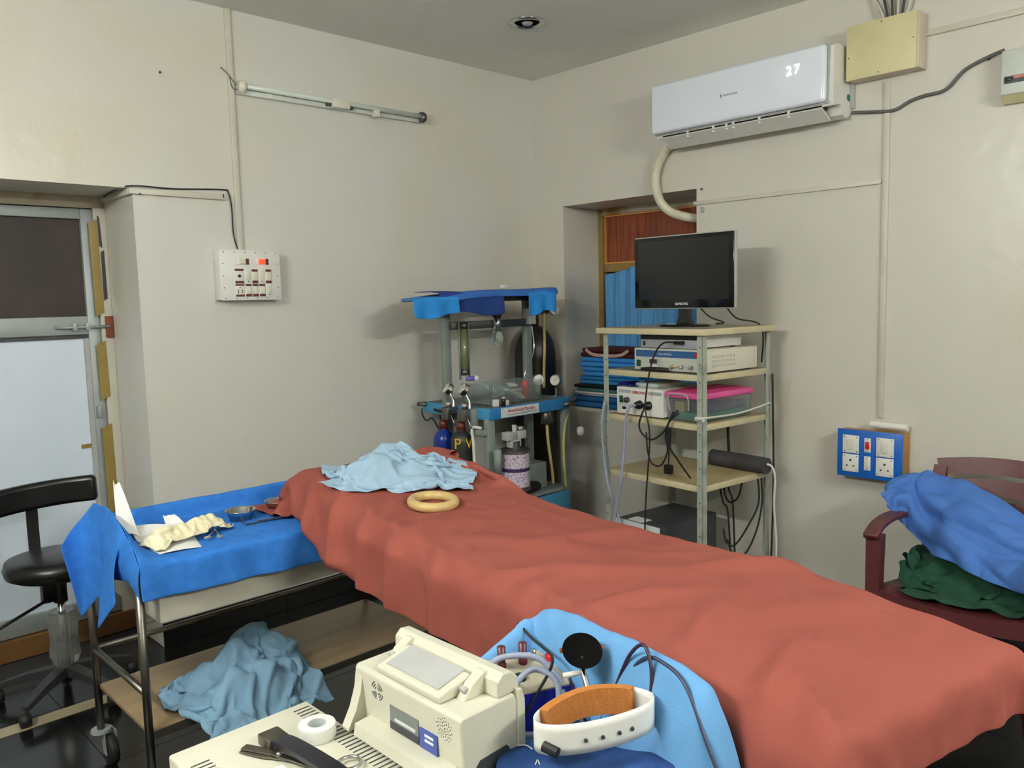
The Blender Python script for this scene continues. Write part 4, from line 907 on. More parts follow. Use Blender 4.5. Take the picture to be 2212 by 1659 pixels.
c3 = cylinder('gas_cylinder', 'tall black gas cylinder with brass regulator behind the anaesthesia machine', 3.905, 3.835, 0.138, 0.0, 1.28, 1.485, M_cylk)
brass = mat('tarnished_brass', (126, 98, 58), 0.35, 0.9, var=0.15)
MB().lathe([(0.03, 1.49), (0.026, 1.56), (0.018, 1.62), (0, 1.62)], n=14).build('valve', brass, c3, smooth=True)
rg = MB().tube([(-0.08, -0.06, 1.585), (0.05, -0.06, 1.585)], 0.032, 14).build('regulator', brass, c3, smooth=True)
gauge(c3, (0.085, -0.105, 1.585), (-0.35, -0.9, 0.0), 0.040, 'regulator_gauge')
cord('regulator_hose', [(0.0, -0.09, 1.56), (-0.015, -0.10, 1.50), (-0.045, -0.13, 1.36), (-0.085, -0.16, 1.20), (-0.10, -0.17, 1.08)], 0.010, M_hosey, c3)
# drapes on the upper shelf
def shelf_cloth(name, lb, x0, x1, yf, yb, drop, m, seed, zt=1.715, ex=0.0):
    n, q = 28, 22; G = np.zeros((n, q, 3)); rng = np.random.RandomState(seed); ph = rng.uniform(0, 6, 4)
    Lf = (yb-yf); tot = Lf+drop
    for i in range(n):
        u = i/(n-1); x = x0+(x1-x0)*u
        for j in range(q):
            s = tot*j/(q-1)
            if s < Lf: yv, zv = yb-s, zt+0.006*math.sin(9*u+ph[0])*math.sin(8*s+ph[1])-ex*(1-u)**3*0.05
            else:
                d = s-Lf; yv = yf-0.012-0.010*math.sin(u*13+ph[2])*d/drop; zv = zt-0.004-d*(1+0.12*math.sin(u*6+ph[3]))-ex*(1-u)**3*0.05
            G[i, j] = (x, yv, zv)
    return tag(cloth_obj(name, G, m, sub=1), lb, 'cloth')
shelf_cloth('folded_cloth', 'navy blue cloth hanging from the upper shelf of the anaesthesia machine', 2.80, 3.28, 3.478, 3.70, 0.120, mat('navy_cloth', (22, 58, 126), 0.9), 3, 1.706)
shelf_cloth('folded_cloth', 'mid blue cloth laid along the top of the anaesthesia machine', 2.72, 3.735, 3.470, 3.72, 0.034, mat('mid_blue_cloth', (52, 108, 190), 0.9), 8, 1.718, 1.0)
shelf_cloth('folded_cloth', 'bright sky blue cloth over the left end of the upper shelf', 2.60, 2.91, 3.446, 3.56, 0.098, mat('vivid_blue_cloth', (38, 140, 222), 0.9), 5, 1.680, 0.3)
shelf_cloth('folded_cloth', 'bright blue cloth corner hanging at the right end of the upper shelf', 3.46, 3.70, 3.455, 3.55, 0.125, mat('vivid_blue_cloth', (38, 140, 222), 0.9), 9, 1.700)
tag(bx('small_pack', M_white, None, 3.44, 3.48, 3.64, 3.67, 1.7275, 1.745, 0.001), 'tiny white pack on top of the mid blue cloth', 'pack')

# ------------------------------------------------------------------ folded linen on the window sill
def folded(name, lb, x0, x1, y0, y1, z0, z1, m, layers=3, seed=0):
    mb = MB(); rng = random.Random(seed); h = (z1-z0)/layers
    t = thing(name, lb, 'linen', ((x0+x1)/2, (y0+y1)/2, z0), 0, 'linen on the window sill'); w, d = (x1-x0)/2, (y1-y0)/2
    for k in range(layers):
        a = rng.uniform(-0.012, 0.012); b = rng.uniform(-0.012, 0.012)
        o = MB().box(-w+a, w+b, -d+b, d-a, k*h, (k+1)*h-0.001, h*0.42, 3).build('fold', m, t, auto=60)
    return t
zz = WZ0+0.001
folded('folded_linen', 'wide dark blue folded sheet lying on the sill under the linen pile', 4.10, 4.42, 2.95, 3.70, zz, zz+0.075, mat('dark_blue_linen', (24, 92, 150), 0.9), 2, 1)
folded('folded_linen', 'white folded sheets near the bottom of the linen pile', 4.12, 4.40, 3.05, 3.66, zz+0.076, zz+0.104, M_paper, 2, 2)
folded('folded_linen', 'teal folded sheet resting on the white sheets', 4.12, 4.40, 3.10, 3.65, zz+0.105, zz+0.128, mat('teal_linen', (70, 120, 116), 0.9), 1, 3)
folded('folded_linen', 'black folded cloth in the middle of the linen pile', 4.11, 4.40, 3.12, 3.67, zz+0.129, zz+0.152, M_black, 1, 4)
folded('folded_linen', 'mid blue folded sheets in the middle of the linen pile', 4.13, 4.40, 3.10, 3.66, zz+0.153, zz+0.205, mat('mid_linen', (40, 128, 190), 0.9), 2, 5)
folded('folded_linen', 'sky blue folded gowns under the maroon cloth', 4.12, 4.40, 3.14, 3.62, zz+0.206, zz+0.335, mat('sky_linen', (58, 146, 226), 0.9), 4, 6)
t = folded('folded_linen', 'maroon folded cloth with a pale border on top of the linen pile', 4.12, 4.40, 3.12, 3.62, zz+0.336, zz+0.395, M_maroonc, 2, 7)
MB().bar(spline([(-0.15, 0.20, 0.050), (-0.155, 0.13, 0.018), (-0.155, 0.0, 0.012), (-0.155, -0.10, 0.02), (-0.155, -0.16, 0.05)], 5), 0.02, 0.004, (0,0,1)).build('pale_border', mat('pink_border', (206, 168, 158), 0.9), t)

# ------------------------------------------------------------------ equipment rack by the right wall
RA = math.radians(-95.0); RO = (3.437, 2.857, 0.0); RWID, RDEP = 0.665, 0.56
def rk(x, y, z=0.0): return (RO[0]+x*math.cos(RA)-y*math.sin(RA), RO[1]+x*math.sin(RA)+y*math.cos(RA), z)
rack = thing('equipment_rack', 'tall slotted-angle rack with cream shelves beside the window', 'rack', RO, RA)
for x, sx in ((0.0, 1), (RWID, -1)):
    for y, sy in ((0.0, 1), (RDEP, -1)):
        mb = MB(); mb.box(min(x, x+sx*0.034), max(x, x+sx*0.034), min(y, y+sy*0.003), max(y, y+sy*0.003), 0, 1.462); mb.box(min(x, x+sx*0.003), max(x, x+sx*0.003), min(y, y+sy*0.034), max(y, y+sy*0.034), 0, 1.462)
        p = mb.build('post', M_gpost, rack)
        if y == 0:
            for k in range(14): MB().lathe([(0, -0.0006), (0.004, -0.0006), (0.004, 0.0)], (x+sx*0.017, 0, 0.30+k*0.085), 8, 'y').build('bolt_hole', M_dgrey, p)
for k, (z, ov) in enumerate(((1.462, 0.028), (1.238, 0.0), (0.995, 0.0), (0.690, 0.0), (0.10, 0.0))):
    s = bx('shelf', M_shelf, rack, -ov+(0.004 if not ov else 0), RWID+ov-(0.004 if not ov else 0), -ov+(0.004 if not ov else 0), RDEP+ov*0.3-0.004, z, z+0.030, 0.002)
    bx('shelf_top', mat('dusty_grey_top', (150, 146, 128), 0.55, var=0.08) if k < 2 else M_shelfs, s, -ov+0.01, RWID+ov-0.01, -ov+0.01, RDEP-0.02, z+0.0302, z+0.031)
cord('tie_cord', [(RWID-0.036, -0.004, 1.055), (RWID+0.004, -0.004, 1.062), (RWID+0.006, 0.28, 1.058), (RWID+0.006, RDEP+0.004, 1.085)], 0.005, M_whose, rack)
MB().tube([(RWID-0.038, -0.003, 1.055), (RWID+0.006, -0.003, 1.055)], 0.012, 8).build('tie_cord', M_whose, rack)
# flat screen on top
mo = thing('monitor', 'black flat-screen monitor standing on top of the rack', 'monitor', rk(0.36, 0.24, 1.4935), RA+math.radians(3))
MB().lathe([(0, 0.0), (0.125, 0.0), (0.125, 0.010), (0.11, 0.014), (0, 0.016)], n=36).build('base', M_blackg, mo, smooth=False).scale = (1.15, 0.8, 1)
MB().prism([(-0.045, 0.012), (0.045, 0.012), (0.03, 0.05), (0.03, 0.10), (-0.03, 0.10), (-0.03, 0.05)], -0.012, 0.022, 'y').build('neck', M_blackg, mo)
MB().box(-0.318, 0.318, -0.018, 0.006, 0.092, 0.478, 0.006).build('casing', M_lgrey, mo, auto=40)
MB().box(-0.312, 0.312, -0.024, -0.017, 0.098, 0.472, 0.003).build('bezel', M_blackg, mo, auto=40)
MB().box(-0.26, 0.26, 0.006, 0.035, 0.13, 0.44, 0.012).build('rear_shell', M_black, mo, auto=40)
bx('screen', mat('dark_lcd', (20, 22, 22), 0.25), mo, -0.285, 0.285, -0.0252, -0.024, 0.140, 0.452)
text('maker_print', 'SAMSUNG', 0.018, M_txtw, mo, (0.0, -0.0245, 0.118), TW)
bx('stand_label', M_label, mo, -0.05, 0.0, -0.095, -0.07, 0.0145, 0.0165)
cord('screen_cable', [(0.05, 0.03, 0.12), (0.12, 0.05, 0.05), (0.20, 0.06, 0.02), (0.14, 0.08, 0.012)], 0.004, M_rub, mo); cord('screen_cable', [(0.22, 0.04, 0.11), (0.25, 0.10, 0.04), (0.27, 0.30, -0.01), (0.27, 0.305, -0.20)], 0.004, M_rub, mo)
# recorder on the 2nd shelf, on top of the imager
def devbox(name, lb, cat, x0, x1, y0, y1, z0, z1, m, rz=0.0, bev=0.004):
    t = thing(name, lb, cat, rk((x0+x1)/2, y0, z0), RA+rz); w = (x1-x0)/2
    MB().box(-w, w, 0.004, y1-y0, 0.006, z1-z0, bev).build('case', m, t, auto=40)
    for sx in (-1, 1):
        for yy_ in (0.04, y1-y0-0.04): bx('foot', M_black, t, sx*(w-0.03)-0.012, sx*(w-0.03)+0.012, yy_-0.012, yy_+0.012, 0, 0.006)
    return t, w, z1-z0
ZS2 = 1.2695
t, w, h = devbox('light_source', 'cream imaging unit with a blue stripe and red button on the rack', 'device', 0.185, 0.640, 0.045, 0.48, ZS2, ZS2+0.118, M_ivory, math.radians(0))
bx('front_panel', mat('pale_panel', (204, 208, 196), 0.4), t, -w, w, 0.0, 0.004, 0.006, h, 0.001)
bx('stripe', mat('blue_stripe', (44, 92, 150), 0.4), t, -w+0.012, w-0.014, -0.001, 0.0, h-0.044, h-0.010); text('panel_print', 'IDEA IMAGER', 0.015, M_label, t, (-0.02, -0.0014, h-0.028), TW)
b = MB().lathe([(0, -0.005), (0.012, -0.004), (0.013, 0.0), (0, 0)], (w-0.045, -0.001, h-0.027), 14, 'y').build('red_button', M_redp, t)
bx('power_switch', M_green_s, t, -w+0.016, -w+0.044, -0.004, 0.0, 0.022, 0.056, 0.002); bx('display', M_dgrey, t, -w+0.105, -w+0.155, -0.002, 0.0, 0.040, 0.062); bx('display_label', M_white, t, -w+0.10, -w+0.158, -0.0015, 0.0, 0.018, 0.030)
for k in range(3): MB().lathe([(0, -0.02), (0.008, -0.018), (0.010, 0.0), (0, 0)], (0.03+k*0.06, 0.0, 0.030), 12, 'y').build('connector', M_lgrey, t, smooth=True)
for k in range(16):
    for j in range(3): bx('vent_slot', M_lgrey, t, w, w+0.0008, 0.06+k*0.012, 0.064+k*0.012, 0.030+j*0.022, 0.044+j*0.022)
t, w, h = devbox('recorder', 'silver recorder with a black top strip on the imaging unit', 'device', 0.225, 0.600, 0.05, 0.40, ZS2+0.1195, ZS2+0.188, M_white)
bx('front_panel', mat('silver_face', (186, 190, 196), 0.35, 0.3), t, -w, w, 0.0, 0.004, 0.002, h-0.024, 0.001); bx('top_strip', M_black, t, -w, w, 0.0, 0.004, h-0.024, h, 0.001)
bx('badge', M_black, t, -w+0.018, -w+0.032, -0.0008, 0.0, 0.012, 0.034); bx('usb_plug', M_black, t, 0.055, 0.105, -0.03, 0.0, 0.024, 0.040, 0.002)
tag(cord('cable', [rk(0.48, 0.02, 1.424), rk(0.43, -0.01, 1.42), rk(0.385, -0.02, 1.37), rk(0.36, -0.03, 1.29), rk(0.335, -0.03, 1.18), rk(0.325, -0.03, 1.08), rk(0.35, -0.03, 0.98), rk(0.345, -0.025, 0.86), rk(0.315, -0.02, 0.60), rk(0.30, -0.02, 0.30)], 0.0045, M_rub), 'black cable plugged into the silver recorder and hanging down the rack front', 'cable')
# a black probe lying in front
t = tag(MB().tube([rk(0.245, 0.03, ZS2+0.012), rk(0.31, 0.03, ZS2+0.013), rk(0.40, 0.03, ZS2+0.013), rk(0.43, 0.035, ZS2+0.012)], [0.006, 0.0115, 0.0115, 0.008], 10).build('camera_head', M_rub, smooth=True), 'black hand-held camera head lying on the shelf edge', 'camera head')
tag(cord('cable', [rk(0.43, 0.035, ZS2+0.012), rk(0.445, 0.03, ZS2+0.03), rk(0.46, 0.03, ZS2+0.032), rk(0.475, 0.042, ZS2+0.03)], 0.005, mat('tan_cable', (196, 178, 140), 0.5)), 'short tan cable joining the camera head to the imaging unit', 'cable')
# endoscopy light source on the 3rd shelf
ZS3 = 1.0265
t, w, h = devbox('light_source', 'white light source box marked in red on the third rack shelf', 'device', 0.070, 0.395, 0.03, 0.40, ZS3, ZS3+0.150, M_white, 0.0, 0.006)
bx('front_panel', M_white, t, -w, w, 0.0, 0.004, 0.006, h, 0.004); bx('stripe', M_lgrey, t, -w+0.012, -0.06, -0.0008, 0.0, h-0.032, h-0.014); bx('stripe', M_lgrey, t, 0.055, w-0.012, -0.0008, 0.0, h-0.032, h-0.014)
text('panel_print', 'FIBROMAX', 0.021, M_txtr, t, (0.0, -0.0012, h-0.025), TW)
bx('power_switch', M_green_s, t, -w+0.018, -w+0.044, -0.004, 0.0, h-0.086, h-0.048, 0.002)
MB().lathe([(0, -0.02), (0.014, -0.018), (0.016, 0.0), (0, 0)], (-w+0.075, 0, h-0.068), 16, 'y').build('dial_knob', M_dgrey, t, smooth=True); MB().lathe([(0, -0.004), (0.011, -0.003), (0.012, 0.0)], (-w+0.058, 0, h-0.068), 12, 'y').build('pink_dot', mat('pink_dot', (226, 90, 110), 0.5), t)
bx('display', M_black, t, -w+0.038, -w+0.066, -0.001, 0.0, 0.030, 0.044)
for xx in (0.0, 0.062): MB().lathe([(0, -0.03), (0.018, -0.028), (0.022, -0.004), (0.024, 0.0), (0, 0)], (xx, 0, 0.062), 18, 'y').build('fibre_port', M_black, t, smooth=True)
for k in range(10): bx('print_mark', M_txtg, t, -w+0.02+k*0.016, -w+0.029+k*0.016, -0.0006, 0.0, 0.052+0.004*(k % 2), 0.055+0.004*(k % 2))
px, py, pz = 0.2325, 0.0, ZS3+0.062
tag(cord('light_guide', [rk(0.2325, -0.002, pz), rk(0.22, -0.04, pz-0.01), rk(0.195, -0.045, 0.98), rk(0.185, -0.045, 0.85), rk(0.165, -0.05, 0.68), rk(0.13, -0.05, 0.54), rk(0.105, -0.05, 0.42)], 0.0075, M_hose), 'grey light guide plugged into the white light source', 'cable')
tag(cord('light_guide', [rk(0.035, -0.03, 1.10), rk(0.025, -0.045, 0.98), rk(0.035, -0.045, 0.82), rk(0.065, -0.045, 0.65), rk(0.115, -0.03, 0.50), rk(0.155, -0.03, 0.40)], 0.007, M_hose), 'grey light guide hanging down beside the left rack post', 'cable')
tag(cord('cable', [rk(0.305, -0.01, pz), rk(0.33, -0.05, pz-0.01), rk(0.30, -0.05, 1.0), rk(0.32, -0.045, 0.95), rk(0.38, -0.04, 0.93), rk(0.45, -0.03, 0.98), rk(0.50, -0.02, 1.08)], 0.005, M_rub), 'black looped cable from the second port of the white light source', 'cable')
# pink lidded tub
t = thing('storage_tub', 'clear storage tub with a pink lid on the third rack shelf', 'tub', rk(0.520, 0.045, ZS3), RA+math.radians(0))
mb = MB(); sec = [(-0.100, 0.0), (0.100, 0.0), (0.112, 0.115), (0.108, 0.115), (0.096, 0.005), (-0.096, 0.005), (-0.108, 0.115), (-0.112, 0.115)]
mb.prism(sec, 0.0, 0.40, 'y'); mb.box(-0.104, 0.104, 0.0, 0.004, 0.003, 0.113); mb.box(-0.104, 0.104, 0.396, 0.40, 0.003, 0.113); mb.build('tub', M_tub, t)
bx('contents', M_teal, t, -0.094, 0.094, 0.01, 0.39, 0.006, 0.045, 0.004); bx('contents', mat('violet_packs', (96, 92, 140), 0.6), t, -0.09, 0.085, 0.08, 0.37, 0.046, 0.085, 0.006); bx('contents', mat('tan_pack', (196, 168, 96), 0.6), t, -0.07, -0.01, 0.008, 0.05, 0.046, 0.100, 0.004)
MB().box(-0.118, 0.118, -0.016, 0.415, 0.115, 0.148, 0.010).build('lid', M_pink, t, auto=40); MB().box(-0.08, 0.08, 0.04, 0.36, 0.1485, 0.156, 0.003).build('lid_panel', mat('deep_pink', (196, 62, 110), 0.45), t, auto=40)
cord('wire_clip', [(-0.085, -0.012, 0.05), (-0.09, -0.022, 0.11), (-0.07, -0.024, 0.136), (0.02, -0.024, 0.136), (0.04, -0.022, 0.11), (0.035, -0.012, 0.06)], 0.004, M_lgrey, t)
tag(cord('cable', [rk(0.53, -0.02, 1.09), rk(0.49, -0.035, 1.04), rk(0.465, -0.04, 0.96), rk(0.47, -0.03, 0.88), rk(0.42, -0.02, 0.80), rk(0.36, -0.02, 0.80), rk(0.335, -0.025, 0.86), rk(0.33, -0.03, 0.96)], 0.0045, M_rub), 'black cable looping in front of the pink-lidded tub', 'cable')
tag(cord('cable', [rk(0.545, -0.03, 1.08), rk(0.485, -0.04, 1.02), rk(0.475, -0.03, 0.92), rk(0.495, 0.02, 0.83), rk(0.51, 0.10, 0.728)], 0.0045, M_rub), 'black cable dropping from the pink-lidded tub to the fourth shelf', 'cable')
t = thing('adapter', 'black adapter plug hanging between the third and fourth shelves', 'adapter', rk(0.40, 0.06, 0.775), RA)
cord('lead', [(0.0, 0.0, 0.0), (0.004, 0.0, 0.12), (0.0, 0.0, 0.18), (0.008, 0.0, 0.2), (0.014, 0.0, 0.18), (0.008, 0, 0.10)], 0.004, M_rub, t); bx('plug_body', M_black, t, -0.022, 0.022, -0.015, 0.015, -0.035, 0.012, 0.004)
# purple plastic bag and white file between shelf and unit
tag(MB().box(0, 0.16, 0, 0.2, 0, 0.02, 0.004).build('file_pack', M_label, auto=40, loc=rk(0.15, 0.09, ZS3+0.1505), rot=(0, 0, RA)), 'flat pale pack on top of the white light source', 'pack')
P, rest = crumple(20, 20, 0.22, 0.18, *rk(0.10, 0.13)[:2], ZS3+0.155, 0.12, 0.10, 0.05, 9, fold=2)
P = cloth(P, rest, height_collider(lambda x, y: np.full_like(x, ZS3+0.152)), steps=30, iters=5, selfr=0.009, g=0.001, damp=0.9)
tag(cloth_obj('plastic_bag', P, mat('violet_polythene', (44, 38, 140), 0.2), thick=0.001, sub=1), 'crumpled violet polythene bag on the white light source', 'bag')
# foam pipe roll on the 4th shelf with its white cord
rl = thing('foam_roll', 'dark grey foam roll lying across the fourth rack shelf', 'roll', (0, 0, 0))
MB().tube([rk(0.36, 0.475, 0.765), rk(0.53, 0.478, 0.765), rk(0.71, 0.470, 0.765)], 0.043, 20).build('foam_tube', M_roll, rl, smooth=False)
cord('white_lead', [rk(0.71, 0.470, 0.775), rk(0.735, 0.48, 0.76), rk(0.745, 0.49, 0.70), rk(0.735, 0.50, 0.55), rk(0.75, 0.50, 0.35), rk(0.74, 0.50, 0.12)], 0.006, M_whose, rl)
# black power unit on the bottom shelf
t, w, h = devbox('power_unit', 'dark grey power unit with a pale front on the bottom rack shelf', 'device', 0.06, 0.37, 0.02, 0.50, 0.1315, 0.45, M_dgrey)
bx('front_panel', M_label, t, -w-0.004, w+0.004, -0.012, 0.004, 0.0, h+0.004, 0.004); bx('display', M_black, t, -0.02, 0.08, -0.0135, -0.012, h-0.06, h-0.045); bx('paper_tag', M_paper, t, -0.09, 0.02, 0.02, 0.10, h+0.0002, h+0.0012)
for k, pp in enumerate(([rk(0.45, 0.42, 0.688), rk(0.45, 0.43, 0.60), rk(0.47, 0.43, 0.53), rk(0.49, 0.44, 0.48), rk(0.50, 0.46, 0.14)], [rk(0.47, 0.46, 0.688), rk(0.475, 0.47, 0.60), rk(0.50, 0.47, 0.52), rk(0.51, 0.48, 0.14)],
                        [rk(0.49, 0.40, 0.688), rk(0.50, 0.40, 0.59), rk(0.55, 0.38, 0.56), rk(0.60, 0.38, 0.60), rk(0.61, 0.40, 0.688)], [rk(0.635, 0.50, 0.688), rk(0.64, 0.50, 0.55), rk(0.60, 0.46, 0.42), rk(0.55, 0.42, 0.32), rk(0.51, 0.40, 0.33), rk(0.49, 0.40, 0.40)],
                        [rk(0.65, 0.51, 0.688), rk(0.655, 0.51, 0.55), rk(0.64, 0.48, 0.40), rk(0.60, 0.44, 0.28), rk(0.54, 0.42, 0.27), rk(0.50, 0.42, 0.34)])):
    tag(cord('cable', pp, 0.005, M_rub), ('black cable dropping from the fourth shelf behind the power unit' if k < 2 else ('short black cable loop under the fourth shelf' if k == 2 else ('inner' if k == 3 else 'outer')+' of two long black cable loops hanging under the fourth shelf')), 'cable', 'black cables under the fourth shelf')
tag(cord('cable', [rk(0.695, 0.535, 1.24), rk(0.69, 0.56, 0.70), rk(0.69, 0.55, 0.35), rk(0.70, 0.52, 0.15), rk(0.73, 0.48, 0.02)], 0.0055, M_rub), 'black cable falling straight to the floor beside the right rack post', 'cable')
tag(cord('cable', [rk(0.42, 0.53, 0.995), rk(0.425, 0.53, 0.86), rk(0.435, 0.53, 0.725)], 0.008, M_rub), 'thick black cable between the third and fourth shelves at the back', 'cable')

# ------------------------------------------------------------------ maroon plastic armchair with gown and green cloth
CH = (3.62, 1.048, 0.0)
ch = thing('plastic_armchair', 'maroon moulded plastic armchair against the right wall', 'chair', CH, RW); ch.scale = (1.11, 1, 1)
n = 13; G = np.zeros((n, n, 3))
for i in range(n):
    for j in range(n):
        u, v = i/(n-1)*2-1, j/(n-1); wv = 0.275-0.045*v
        G[i, j] = (u*wv, -0.28+0.47*v, 0.445-0.035*math.sin(PI*min(1, v*1.05))*(1-0.6*u*u)-0.05*max(0, 0.12-v)/0.12-0.02*v)
o = MB().grid(G).build('seat', M_maroon, ch, smooth=True); s = o.modifiers.new('thickness', 'SOLIDIFY'); s.thickness = 0.012
o = MB().bar(spline([(-0.275, -0.275, 0.40), (-0.1, -0.287, 0.385), (0.1, -0.287, 0.385), (0.275, -0.275, 0.40)], 5), 0.065, 0.012, (0,0,1)).build('front_apron', M_maroon, ch)
for s in (-1, 1):
    MB().bar([(s*0.275, -0.255, 0.655), (s*0.275, -0.26, 0.44), (s*0.285, -0.285, 0.0)], [0.055, 0.05, 0.036], [0.05, 0.05, 0.036], (1,0,0)).build('front_leg', M_maroon, ch)
    MB().bar([(s*0.235, 0.20, 0.44), (s*0.25, 0.30, 0.0)], [0.05, 0.036], [0.05, 0.036], (1,0,0)).build('rear_leg', M_maroon, ch)
    o = MB().bar(spline([(s*0.28, -0.30, 0.650), (s*0.285, -0.20, 0.682), (s*0.285, -0.05, 0.690), (s*0.275, 0.12, 0.668), (s*0.25, 0.255, 0.64)], 5), 0.055, 0.026, (1,0,0)).build('armrest', M_maroon, ch, auto=50)
    bv = o.modifiers.new('round', 'BEVEL'); bv.width = 0.008; bv.segments = 2
    MB().bar(spline([(s*0.225, 0.19, 0.42), (s*0.235, 0.25, 0.62), (s*0.222, 0.315, 0.86)], 5), 0.05, 0.03, (1,0,0)).build('back_post', M_maroon, ch)
for k, (z, hgt, yb) in enumerate(((0.855, 0.075, 0.312), (0.765, 0.072, 0.290), (0.675, 0.072, 0.268), (0.585, 0.072, 0.246))):
    pts = [(-0.235+0.47*q/12, yb+0.035*math.sin(PI*q/12), z+0.022*math.sin(PI*q/12)) for q in range(13)]
    MB().bar(pts, hgt, 0.012, (0, 0.22, 1)).build('back_slat', M_maroon, ch)
def chair_col(P):
    x, y, z = P[..., 0], P[..., 1], P[..., 2]
    u = (x)/0.275
    H = np.where((np.abs(x) < 0.29) & (y > -0.30) & (y < 0.36), 0.432, 0.01)
    arm = np.clip(1-((np.abs(x)-0.278)/0.036)**2, 0, 1)*(y > -0.31)*(y < 0.25)
    H = np.maximum(H, np.where(arm > 0, 0.675+0.03*np.sqrt(arm)-0.02*np.clip(y/0.25, 0, 1), 0))
    back = np.clip((y-0.225)/0.02, 0, 1)
    lo = z < H; z[lo] = H[lo]
    yb = 0.20+0.10*np.clip((z-0.55)/0.35, 0, 1); m = (y > yb) & (z < 0.88) & (np.abs(x) < 0.25); P[..., 1][m] = yb[m]
    return lo | m
P = heap(50, 34, 0.03, -0.03, 0.58, 0.36, 0.10, 1.5, [(-0.12, 0.02, 0.16, 0.10), (0.02, -0.02, 0.16, 0.09), (0.18, -0.02, 0.15, 0.08)], 0.438, 31, z0=0.3, steps=70, edge=0.2, colx=chair_col, selfr=0.012)
P = wrinkle(P, 0.030, 11.0, 4.0, 0.3)
P[..., 0] *= 1.11
tag(cloth_obj('green_cloth', P, M_green, sub=2, loc=CH, rot=(0, 0, RW)), 'bottle green cloth bunched on the seat of the maroon chair', 'cloth')
# the gown hangs from the arm and backrest corner across the seat
n, m_ = 72, 40; P = np.zeros((n, m_, 3))
top = spline([(-0.345, 0.06, 0.735), (-0.335, 0.13, 0.80), (-0.265, 0.20, 0.845), (-0.17, 0.205, 0.838), (-0.05, 0.185, 0.805), (0.07, 0.15, 0.745), (0.18, 0.10, 0.685), (0.30, 0.06, 0.63)], 12)
bot = spline([(-0.315, -0.02, 0.715), (-0.27, 0.0, 0.66), (-0.23, 0.02, 0.60), (-0.19, 0.0, 0.555), (-0.10, -0.09, 0.56), (0.03, -0.17, 0.545), (0.16, -0.21, 0.525), (0.30, -0.20, 0.515)], 12)
for i in range(n):
    f = i/(n-1); k = min(int(f*84), 83); r = f*84-k
    A = np.array(top[k].lerp(top[k+1], r)); B = np.array(bot[k].lerp(bot[k+1], r))
    for j in range(m_):
        t_ = j/(m_-1); p = A*(1-t_)+B*t_
        nrm = np.array([-0.15, -0.75, 0.65]); bul = 0.045*math.sin(PI*t_)**0.8
        w1 = t_*1.0+f*0.55; fold = 0.020*abs(math.sin(PI*3.1*w1+0.9*math.sin(4*f)))**0.6*math.sin(PI*min(1, t_*1.15+0.05))
        w2 = t_*1.6-f*1.3; fold += 0.008*math.sin(9*w2+2*math.sin(7*f))*math.sin(PI*t_)
        fold += 0.016*math.exp(-((f-0.14)/0.05)**2)*math.sin(PI*t_)*abs(math.sin(11*t_))
        p = p+nrm*(bul+fold); p[2] -= 0.03*max(0, t_-0.9)*abs(math.sin(15*f))*10*0.25
        P[i, j] = p
P = wrinkle(P, 0.034, 7.0, 6.0, 1.1)
P[..., 0] *= 1.11
tag(cloth_obj('surgical_gown', P, M_gown, sub=2, loc=CH, rot=(0, 0, RW)), 'cornflower blue gown flung over the arm and seat of the maroon chair', 'gown')

# ------------------------------------------------------------------ foreground: low trolley with two units
et = thing('equipment_trolley', 'dark trolley under the cream patient monitor and the white unit', 'trolley', (0, 0, 0))
bx('top', M_black, et, 0.54, 0.972, 0.84, 1.44, 0.632, 0.656, 0.004); bx('lower_shelf', M_black, et, 0.55, 0.96, 0.86, 1.42, 0.20, 0.22, 0.003)
for x in (0.56, 0.955):
    for y in (0.87, 1.41): MB().tube([(x, y, 0.05), (x, y, 0.635)], 0.013, 10).build('leg', M_dgrey, et, smooth=True); MB().lathe([(0, -0.012), (0.024, -0.011), (0.025, 0), (0.024, 0.011), (0, 0.012)], (x, y, 0.025), 14, 'x').build('caster', M_rub, et, smooth=True)
wu = thing('suction_unit', 'white slotted unit with a black strap handle on top', 'device', (0.515, 0.86, 0.657), 0)
MB().box(0, 0.282, 0, 0.600, 0.006, 0.193, 0.006, 3).build('case', M_laptop, wu, auto=40)
for k in range(4):
    for sx in (0,): pass
for k in range(28):
    bx('vent_slot', M_dgrey, wu, 0.238, 0.272, 0.575-k*0.0125-0.0035, 0.575-k*0.0125, 0.1925, 0.1936)
for k in range(10): bx('vent_slot', M_dgrey, wu, 0.012, 0.046, 0.530-k*0.0125-0.0035, 0.530-k*0.0125, 0.1925, 0.1936)
hd = MB().bar(spline([(0.150, 0.492, 0.2035), (0.153, 0.45, 0.214), (0.158, 0.38, 0.217), (0.165, 0.31, 0.214), (0.172, 0.27, 0.2035)], 4), 0.034, 0.009, (1,0,0)).build('strap_handle', mat('black_strap', (24, 24, 34), 0.35), wu)
for yy_ in (0.468, 0.250): bx('handle_end', M_steel, hd, 0.130+ (0.0 if yy_ > 0.4 else 0.022), 0.172+(0.0 if yy_ > 0.4 else 0.022), yy_, yy_+0.045, 0.1935, 0.215, 0.004)
bx('print_label', M_paper, wu, 0.05, 0.13, 0.24, 0.42, 0.1932, 0.1937)
for k in range(8): bx('print_line', M_txtg, wu, 0.058, 0.12-0.01*(k % 3), 0.255+k*0.014, 0.262+k*0.014, 0.1937, 0.1940)
bx('corner_cap', M_bluebox, wu, 0.262, 0.281, 0.20, 0.235, 0.186, 0.1945, 0.003)
t = thing('tape_roll', 'translucent white tape roll on the white slotted unit', 'tape roll', (0.738, 1.318, 0.8508), 0)
